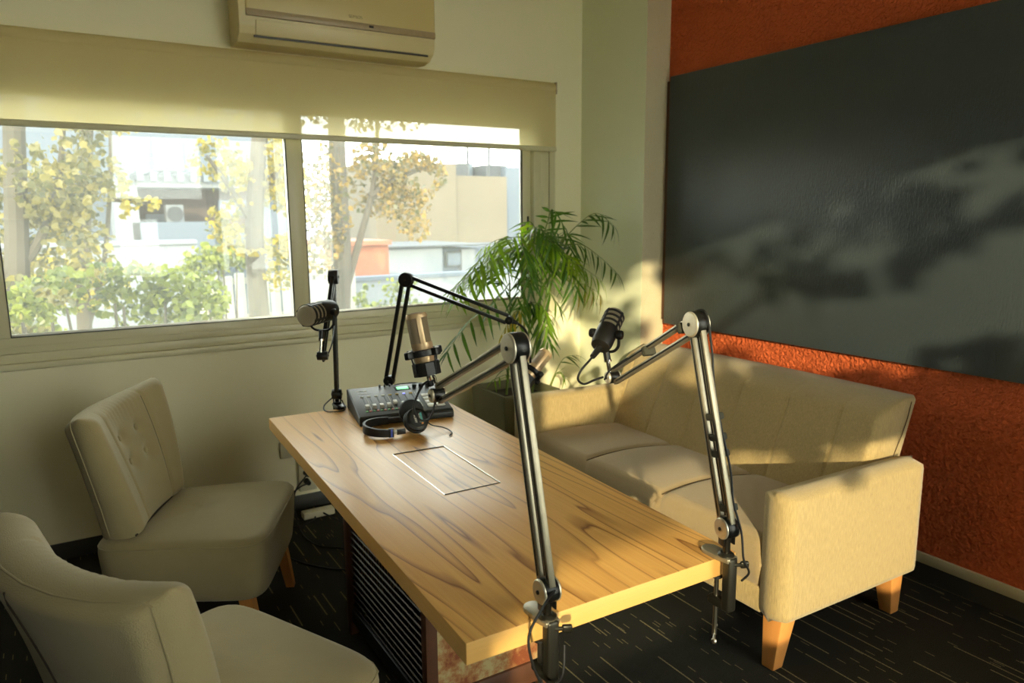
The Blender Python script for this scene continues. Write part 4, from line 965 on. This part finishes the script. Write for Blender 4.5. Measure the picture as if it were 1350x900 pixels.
frond([T[2], at(680, 330, 3.2), at(640, 345, 3.10), at(596, 384, 3.02)], 20, .145, lg, sag=.3)
frond([T[0], at(660, 345, 3.2), at(630, 365, 3.15), at(606, 392, 3.10)], 18, .15, lg, sag=.35)
frond([T[3], at(655, 395, 3.2), at(622, 420, 3.12), at(590, 462, 3.06)], 18, .15, g, sag=.9)
frond([T[5], at(702, 398, 3.15), at(716, 404, 3.08), at(722, 428, 3.02)], 14, .15, lg, sag=1.2)
frond([T[5], at(690, 408, 3.18), at(678, 412, 3.12), at(662, 440, 3.1)], 12, .13, yl, sag=1.5, spread=.4)
frond([T[2], at(722, 292, 3.26), at(728, 276, 3.22), at(742, 296, 3.15)], 16, .145, g)
frond([T[0], at(700, 306, 3.24), at(712, 300, 3.16), at(730, 322, 3.06)], 20, .15, g, sag=.7)
frond([T[0], at(684, 322, 3.24), at(690, 330, 3.12), at(700, 372, 3.0)], 20, .15, g, sag=.7)
frond([T[4], at(735, 345, 3.36), at(748, 350, 3.28), at(760, 382, 3.2)], 18, .145, g, sag=.8)
frond([T[4], at(716, 340, 3.34), at(700, 348, 3.22), at(682, 392, 3.1)], 18, .145, g, sag=.7)
frond([T[1], at(730, 305, 3.45), at(722, 312, 3.52), at(712, 350, 3.58)], 16, .14, g, sag=.6)
frond([T[3], at(668, 352, 3.3), at(655, 345, 3.24), at(640, 372, 3.18)], 16, .15, lg, sag=.6)
for (px, py, tx, ty, yy, mt) in ((690, 520, 652, 500, 3.3, lg), (690, 520, 668, 486, 3.32, g), (725, 520, 757, 468, 3.36, g), (725, 520, 745, 496, 3.3, lg)):
    a = at(px, py, yy); a.z = .55; e = at(tx, ty, yy - .06); mid = (a + e) / 2 + V((0, 0, .06))
    frond([a, mid, e], 8, .09, mt, y0f=.4, sag=.3)

for k in range(17):
    t0 = T[k % 6]; a = random.uniform(0, 6.283); r_ = random.uniform(.16, .30); up_ = random.uniform(.02, .12)
    e = t0 + V((math.cos(a) * r_, min(math.sin(a) * r_, 3.6 - t0.y), random.uniform(-.20, .02)))
    e.x = min(e.x, 2.68); e.y = min(e.y, 3.58)
    frond([t0 - V((0, 0, .05)), t0 + (e - t0) * .45 + V((0, 0, up_)), e], 18, .14, g if k % 2 else lg, sag=.7, joined=True)
for mt_, mb_ in EXTRA.items(): mb_.build('foliage', mt_, pp, flat=True, kind='stuff')

# ================================================================== OUTSIDE
GZ = -1.6
MB().box((-30, YB + .3, GZ - .2), (60, 70, GZ)).build('ground_outside', 'ground', **S)
def leafset(b, pts, size, jitter=.35):
    bm = b.bm
    for p in pts:
        s_ = size * random.uniform(.6, 1.3)
        u = V((random.gauss(0, 1), random.gauss(0, 1), random.gauss(0, 1))).normalized(); v = u.orthogonal().normalized(); w_ = u.cross(v)
        sh = [(0, -.55), (.35, -.4), (.5, .05), (.22, .18), (0, .6), (-.22, .18), (-.5, .05), (-.35, -.4)]
        bm.faces.new([bm.verts.new(p + v * (x * s_) + w_ * (y * s_) + u * (abs(x) * .3 * s_)) for x, y in sh])
def cloud(c, r, n):
    o = []
    while len(o) < n:
        d = V((random.uniform(-1, 1), random.uniform(-1, 1), random.uniform(-1, 1)))
        if d.length > 1: continue
        p = V(c) + V((d.x * r[0], d.y * r[1], d.z * r[2]))
        if noise.noise(p * 1.6) > -.12: o.append(p)
    return o
def tree(label, trunk_pts, rad, clusters, mt, leaf=.12, branches=()):
    t = thing('tree', label, 'tree', (trunk_pts[0].x, trunk_pts[0].y, GZ), group=None)
    MB().tube([V((trunk_pts[0].x, trunk_pts[0].y, GZ))] + list(trunk_pts), [rad * 1.15, rad * .7], 10, smooth=4).build('trunk', 'trunk', t)
    for br in branches: MB().tube(br, [rad * .45, rad * .15], 7, smooth=4).build('branch', 'trunk', t)
    b = MB()
    for c, r, n in clusters: leafset(b, cloud(c, r, int(n * 1.5)), leaf)
    b.build('foliage', mt, t, flat=True, kind='stuff')
    return t
def cl(px, py, y, rx, rz, n, ry=.42):
    return (at(px, py, y), (rx * y * .001, ry, rz * y * .001), n)
y_ = 7.0
tree('hazy leafy tree at the dusty end of the window', [at(28, 440, y_), at(22, 300, y_), at(16, 60, y_)], .10, [cl(60, 230, y_, 75, 60, 620), cl(55, 330, y_, 75, 60, 480), cl(50, 130, y_, 100, 50, 420)], 'leaf_hazy', .062, [[at(24, 360, y_), at(60, 300, y_), at(80, 220, y_), at(84, 80, y_)]])
y_ = 8.3
tree('slim tree with twin trunks rising in front of the grey house', [at(112, 440, y_), at(112, 300, y_), at(118, 60, y_)], .07, [cl(105, 255, y_, 55, 60, 300), cl(105, 370, y_, 60, 40, 260), cl(125, 120, y_, 90, 50, 420), cl(190, 268, y_, 22, 9, 26, .15)], 'leaf_yellow', .066, [[at(116, 430, y_), at(138, 340, y_), at(146, 200, y_), at(140, 60, y_)], [at(148, 262, y_), at(180, 266, y_), at(204, 268, y_)]])
y_ = 9.6
tree('yellow leaved plane tree beside the window mullion', [at(345, 450, y_), at(336, 330, y_), at(338, 240, y_), at(352, 60, y_)], .125, [cl(296, 215, y_, 48, 38, 260), cl(372, 250, y_, 34, 80, 480), cl(325, 300, y_, 50, 40, 260), cl(372, 350, y_, 34, 36, 210), cl(330, 120, y_, 120, 45, 560)], 'leaf_yellow', .068, [[at(336, 300, y_), at(305, 250, y_), at(272, 205, y_)], [at(338, 260, y_), at(370, 220, y_), at(392, 170, y_)]])
y_ = 11.0
tree('autumn plane tree with two trunks in front of the beige building', [at(448, 440, y_), at(450, 330, y_), at(446, 240, y_), at(440, 60, y_)], .16, [cl(432, 262, y_, 36, 75, 480), cl(495, 245, y_, 46, 62, 560), cl(552, 232, y_, 42, 36, 360), cl(545, 285, y_, 24, 40, 200), cl(480, 130, y_, 130, 45, 560), cl(428, 335, y_, 28, 34, 170)], 'leaf_autumn', .074, [[at(450, 400, y_), at(476, 310, y_), at(494, 230, y_), at(500, 80, y_)], [at(488, 260, y_), at(525, 235, y_), at(572, 215, y_)]])
def shrub(label, c, r, n, mt, leaf=.1):
    c = V(c); t = thing('shrub', label, 'shrub', (c.x, c.y, GZ))
    for k in range(4):
        a = k * 1.6; MB().tube([(c.x + .1 * math.cos(a), c.y + .1 * math.sin(a), GZ), (c.x + r[0] * .4 * math.cos(a), c.y + r[1] * .4 * math.sin(a), c.z)], [.03, .01], 6).build('stem', 'trunk', t)
    b = MB(); leafset(b, cloud(c, r, n), leaf); b.build('foliage', mt, t, flat=True, kind='stuff')
shrub('wide green shrub below the dusty pane of the window', at(155, 402, 5.9), (.78, .34, .30), 1500, 'leaf_shrub', .055)
shrub('low hazy shrub growing at the foot of the hazy tree', at(30, 428, 5.0), (.36, .3, .22), 560, 'leaf_hazy', .05)
shrub('bright sunlit green shrub above the white fence', at(290, 350, 12.1), (.62, .35, .36), 620, 'leaf_shrub', .085)
shrub('small round shrub in front of the white boundary wall', at(520, 396, 12.1), (.75, .35, .40), 420, 'leaf_shrub', .09)
# white picket wall
fn_ = thing('fence', 'white picket fence of upright boards behind the shrubs', 'fence', (at(325, 420, 13.0).x, 13.0, GZ))
xa, xb = at(245, 390, 13.0).x, at(470, 390, 13.0).x; zt = at(300, 362, 13.0).z; k = 0; x_ = xa
b = None
proto_pk = None
while x_ < xb:
    wd = .16
    MB().box((x_, 13.0, GZ), (x_ + wd, 13.04, zt + .03 * math.sin(k * 1.7)), .01).build('picket', 'fence_white', fn_); x_ += wd + .035; k += 1
for z_ in (zt - .12, zt - .75): MB().box((xa, 13.045, z_ - .05), (xb, 13.08, z_ + .05)).build('fence_rail', 'fence_white', fn_)
# grey house
def rect(px0, py0, px1, py1, y):
    a = at(px0, py0, y); c = at(px1, py1, y); return a.x, c.x, min(a.z, c.z), max(a.z, c.z)
hg = thing('house', 'pale grey house with slatted pergola and brown shaded balcony', 'house', (at(230, 300, 24).x, 24, GZ))
x0, x1, z0, z1 = rect(150, 232, 395, 120, 25); MB().box((x0 - 3, 25, GZ), (x1, 30, z1 + 2)).build('wall', 'house_grey', hg)
x0, x1, z0, z1 = rect(203, 225, 240, 196, 25); 
for k in range(3):
    zz = z0 + (z1 - z0) * (k + .1) / 3; MB().box((x0, 24.9, zz), (x1, 25, zz + .12)).build('vent_slat', 'house_white', hg)
MB().box((x0, 24.93, z0), (x1, 25, z1 + .3)).build('slat_panel_backing', 'metal_roof', hg)
x0, x1, z0, z1 = rect(176, 247, 330, 240, 23.5); MB().box((x0, 23.0, z0), (x1, 25, z1 + .12)).build('balcony_roof', 'house_white', hg)
x0, x1, z0, z1 = rect(160, 240, 330, 232, 23.3)
k = 0; x_ = x0
while x_ < x1: MB().box((x_, 22.7, z0 + .02), (x_ + .16, 25, z1 + .05)).build('pergola_slat', 'metal_roof', hg); x_ += .34
x0, x1, z0, z1 = rect(178, 300, 330, 247, 24.9); MB().box((x0, 24.85, z0), (x1, 24.98, z1)).build('balcony_recess', 'house_brown', hg)
x0, x1, z0, z1 = rect(155, 330, 178, 236, 23.3); MB().box((x0, 23.0, GZ), (x1, 25, z1)).build('chimney_tower', 'house_white', hg)
x0, x1, z0, z1 = rect(176, 322, 280, 292, 23.2); MB().box((x0, 23.0, GZ), (x1, 25, z1)).build('balcony_wall', 'house_grey', hg)
x0, x1, z0, z1 = rect(193, 296, 218, 282, 24.7); MB().box((x0, 24.6, z0), (x1, 24.8, z1)).build('window', 'house_white', hg)
x0, x1, z0, z1 = rect(218, 296, 239, 270, 24); 
acu = MB().box((x0, 23.6, z0), (x1, 24.1, z1), .03).build('outdoor_unit', 'house_white', hg); MB().cyl(((x0 + x1) / 2, 23.6, z0 + .3), ((x0 + x1) / 2, 23.55, z0 + .3), .22, seg=18).build('fan_grille', 'house_dark', acu)
x0, x1, z0, z1 = rect(288, 285, 330, 264, 24.7); MB().box((x0, 24.6, z0), (x1, 24.8, z1)).build('window', 'glass_dark', hg)
lw = thing('garden_wall', 'long low white wall running behind the green shrubs', 'wall', (at(150, 360, 17).x, 17, GZ))
x0, x1, z0, z1 = rect(-60, 440, 260, 322, 17); MB().box((x0, 17, GZ), (x1, 17.3, z1), .02).build('wall_body', 'house_white', lw); MB().box((x0, 16.95, z1), (x1, 17.35, z1 + .1), .02).build('coping', 'house_white', lw)
# beige building
hb = thing('building', 'weathered beige windowless building with rooftop tanks', 'building', (at(620, 300, 32).x, 32, GZ))
x0, x1, z0, z1 = rect(500, 400, 601, 216, 32); MB().box((x0, 32, GZ), (x1, 38, z1)).build('wall', 'house_beige', hb)
x0, x1, z0, z1 = rect(601, 400, 668, 233, 32.3); MB().box((x0, 32.3, GZ), (x1, 38, z1)).build('wall', 'house_beige', hb)
x0, x1, z0, z1 = rect(668, 400, 730, 222, 34); MB().box((x0, 34, GZ), (x1, 40, z1)).build('side_wing', 'house_grey', hb)
x0, x1, z0, z1 = rect(600, 238, 616, 216, 34); MB().box((x0, 34, z0 - 1), (x1, 37, z1)).build('stair_head', 'house_dark', hb)
x0, x1, z0, z1 = rect(616, 234, 640, 214, 34.5); MB().cyl(((x0 + x1) / 2, 36, z0 - 1), ((x0 + x1) / 2, 36, z1), (x1 - x0) / 2, seg=20).build('water_tank', 'metal_roof', hb)
x0, x1, z0, z1 = rect(641, 236, 668, 218, 34.5); MB().box((x0, 34.5, z0 - 1), (x1, 37, z1)).build('roof_hut', 'house_dark', hb)
for px in (617, 645): p = at(px, 235, 33); MB().cyl((p.x, 33, p.z - .5), (p.x, 33, at(px, 190, 33).z), .07, seg=8).build('antenna_mast', 'house_dark', hb)
# low white shops
lb = thing('shed', 'low white building with dark flat roof in front of the beige building', 'building', (at(600, 360, 22).x, 22, GZ))
x0, x1, z0, z1 = rect(500, 400, 583, 326, 22); MB().box((x0, 22, GZ), (x1, 26, z1)).build('wall', 'house_white', lb)
x0, x1, z0, z1 = rect(583, 400, 640, 326, 22.4); MB().box((x0, 22.4, GZ), (x1, 26, z1)).build('wall', 'house_grey', lb)
x0, x1, z0, z1 = rect(588, 352, 609, 331, 22.3); fr_ = MB().box((x0, 22.3, z0), (x1, 22.42, z1)).build('window', 'house_dark', lb); MB().box((x0 + .06, 22.27, z0 + .06), (x1 - .06, 22.3, z1 - .06)).build('pane', 'glass_dark', fr_)
x0, x1, z0, z1 = rect(610, 400, 626, 328, 22.2); MB().box((x0, 22.2, GZ), (x1, 22.5, z1)).build('pilaster', 'house_white', lb)
x0, x1, z0, z1 = rect(500, 327, 640, 321, 21.9); MB().box((x0, 21.7, z0), (x1, 26, z1)).build('roof_edge', 'house_dark', lb)
x0, x1, z0, z1 = rect(640, 400, 730, 322, 24); MB().box((x0, 24, GZ), (x1, 28, z1)).build('side_wing', 'house_dark', lb)
pw = thing('parapet_wall', 'broad white boundary wall in front of the low building', 'wall', (at(560, 380, 14).x, 14, GZ))
x0, x1, z0, z1 = rect(440, 440, 740, 356, 14.5); MB().box((x0, 14.5, GZ), (x1, 14.75, z1)).build('wall_body', 'house_white', pw); MB().box((x0, 14.45, z1), (x1, 14.8, z1 + .08)).build('coping', 'house_grey', pw)
ct = thing('wall_reflection', 'rust red boxes standing in for the orange wall mirrored in the window glass', 'reflection', (at(470, 340, 16).x, 16, GZ))  # reflection of the orange wall, built outside as coloured boxes
x0, x1, z0, z1 = rect(432, 352, 512, 322, 16); MB().box((x0, 16, GZ), (x1, 16.2, z1)).build('reflection_front', 'orange_reflection', ct); MB().box((x0, 15.8, z1), (x1, 18, z1 + .1)).build('reflection_top', 'orange_reflection', ct)
# tree behind the camera that dapples the light of the rear window
rt = thing('tree', 'leafy tree outside the rear window', 'tree', (-2.7, -3.3, GZ))
MB().tube([(-2.7, -3.3, GZ), (-2.7, -3.3, 1.2), (-2.5, -3.2, 3.4)], [.14, .08], 10, smooth=3).build('trunk', 'trunk', rt)
for e_ in ((-.6, -3.0, 2.2), (.3, -3.0, 2.2), (-.2, -3.0, 3.0)): MB().tube([(-2.6, -3.25, 1.9), (-1.6, -3.1, 2.3), e_], [.04, .012], 6, smooth=4).build('branch', 'trunk', rt)
random.seed(21)
b = MB()
for c_, r_, n_ in (((-.95, -3.0, 2.2), (.5, .3, .3), 105), ((.05, -3.0, 2.12), (.55, .3, .2), 90), ((-.4, -3.0, 3.0), (.8, .3, .4), 130), ((-1.7, -3.0, 2.85), (.5, .3, .3), 60)): leafset(b, cloud(c_, r_, n_), .125)
b.build('foliage', 'leaf_shrub', rt, flat=True, kind='stuff')
sky_blocker = thing('building', 'unseen dark block added to keep sky light off the left of the room', 'building', (-.8, -9, GZ))  # added out of view: shuts out sky fill but lets the sun pass
MB().box((-3.0, -14, GZ), (1.0, -8, 8)).build('wall', 'house_dark', sky_blocker); MB().box((-3.1, -14.1, 8), (1.1, -7.9, 8.3)).build('blocker_cap', 'house_grey', sky_blocker)
MB().box((-3.2, -3.6, 3.32), (1.3, YR - .1, 3.44)).build('sky_block_slab', 'side_paint', **S)  # unseen slab, added to cut the high sky above the rear window
MB().box((-30, -40, GZ - .2), (60, YR - .3, GZ)).build('ground_rear', 'terrace', **S)
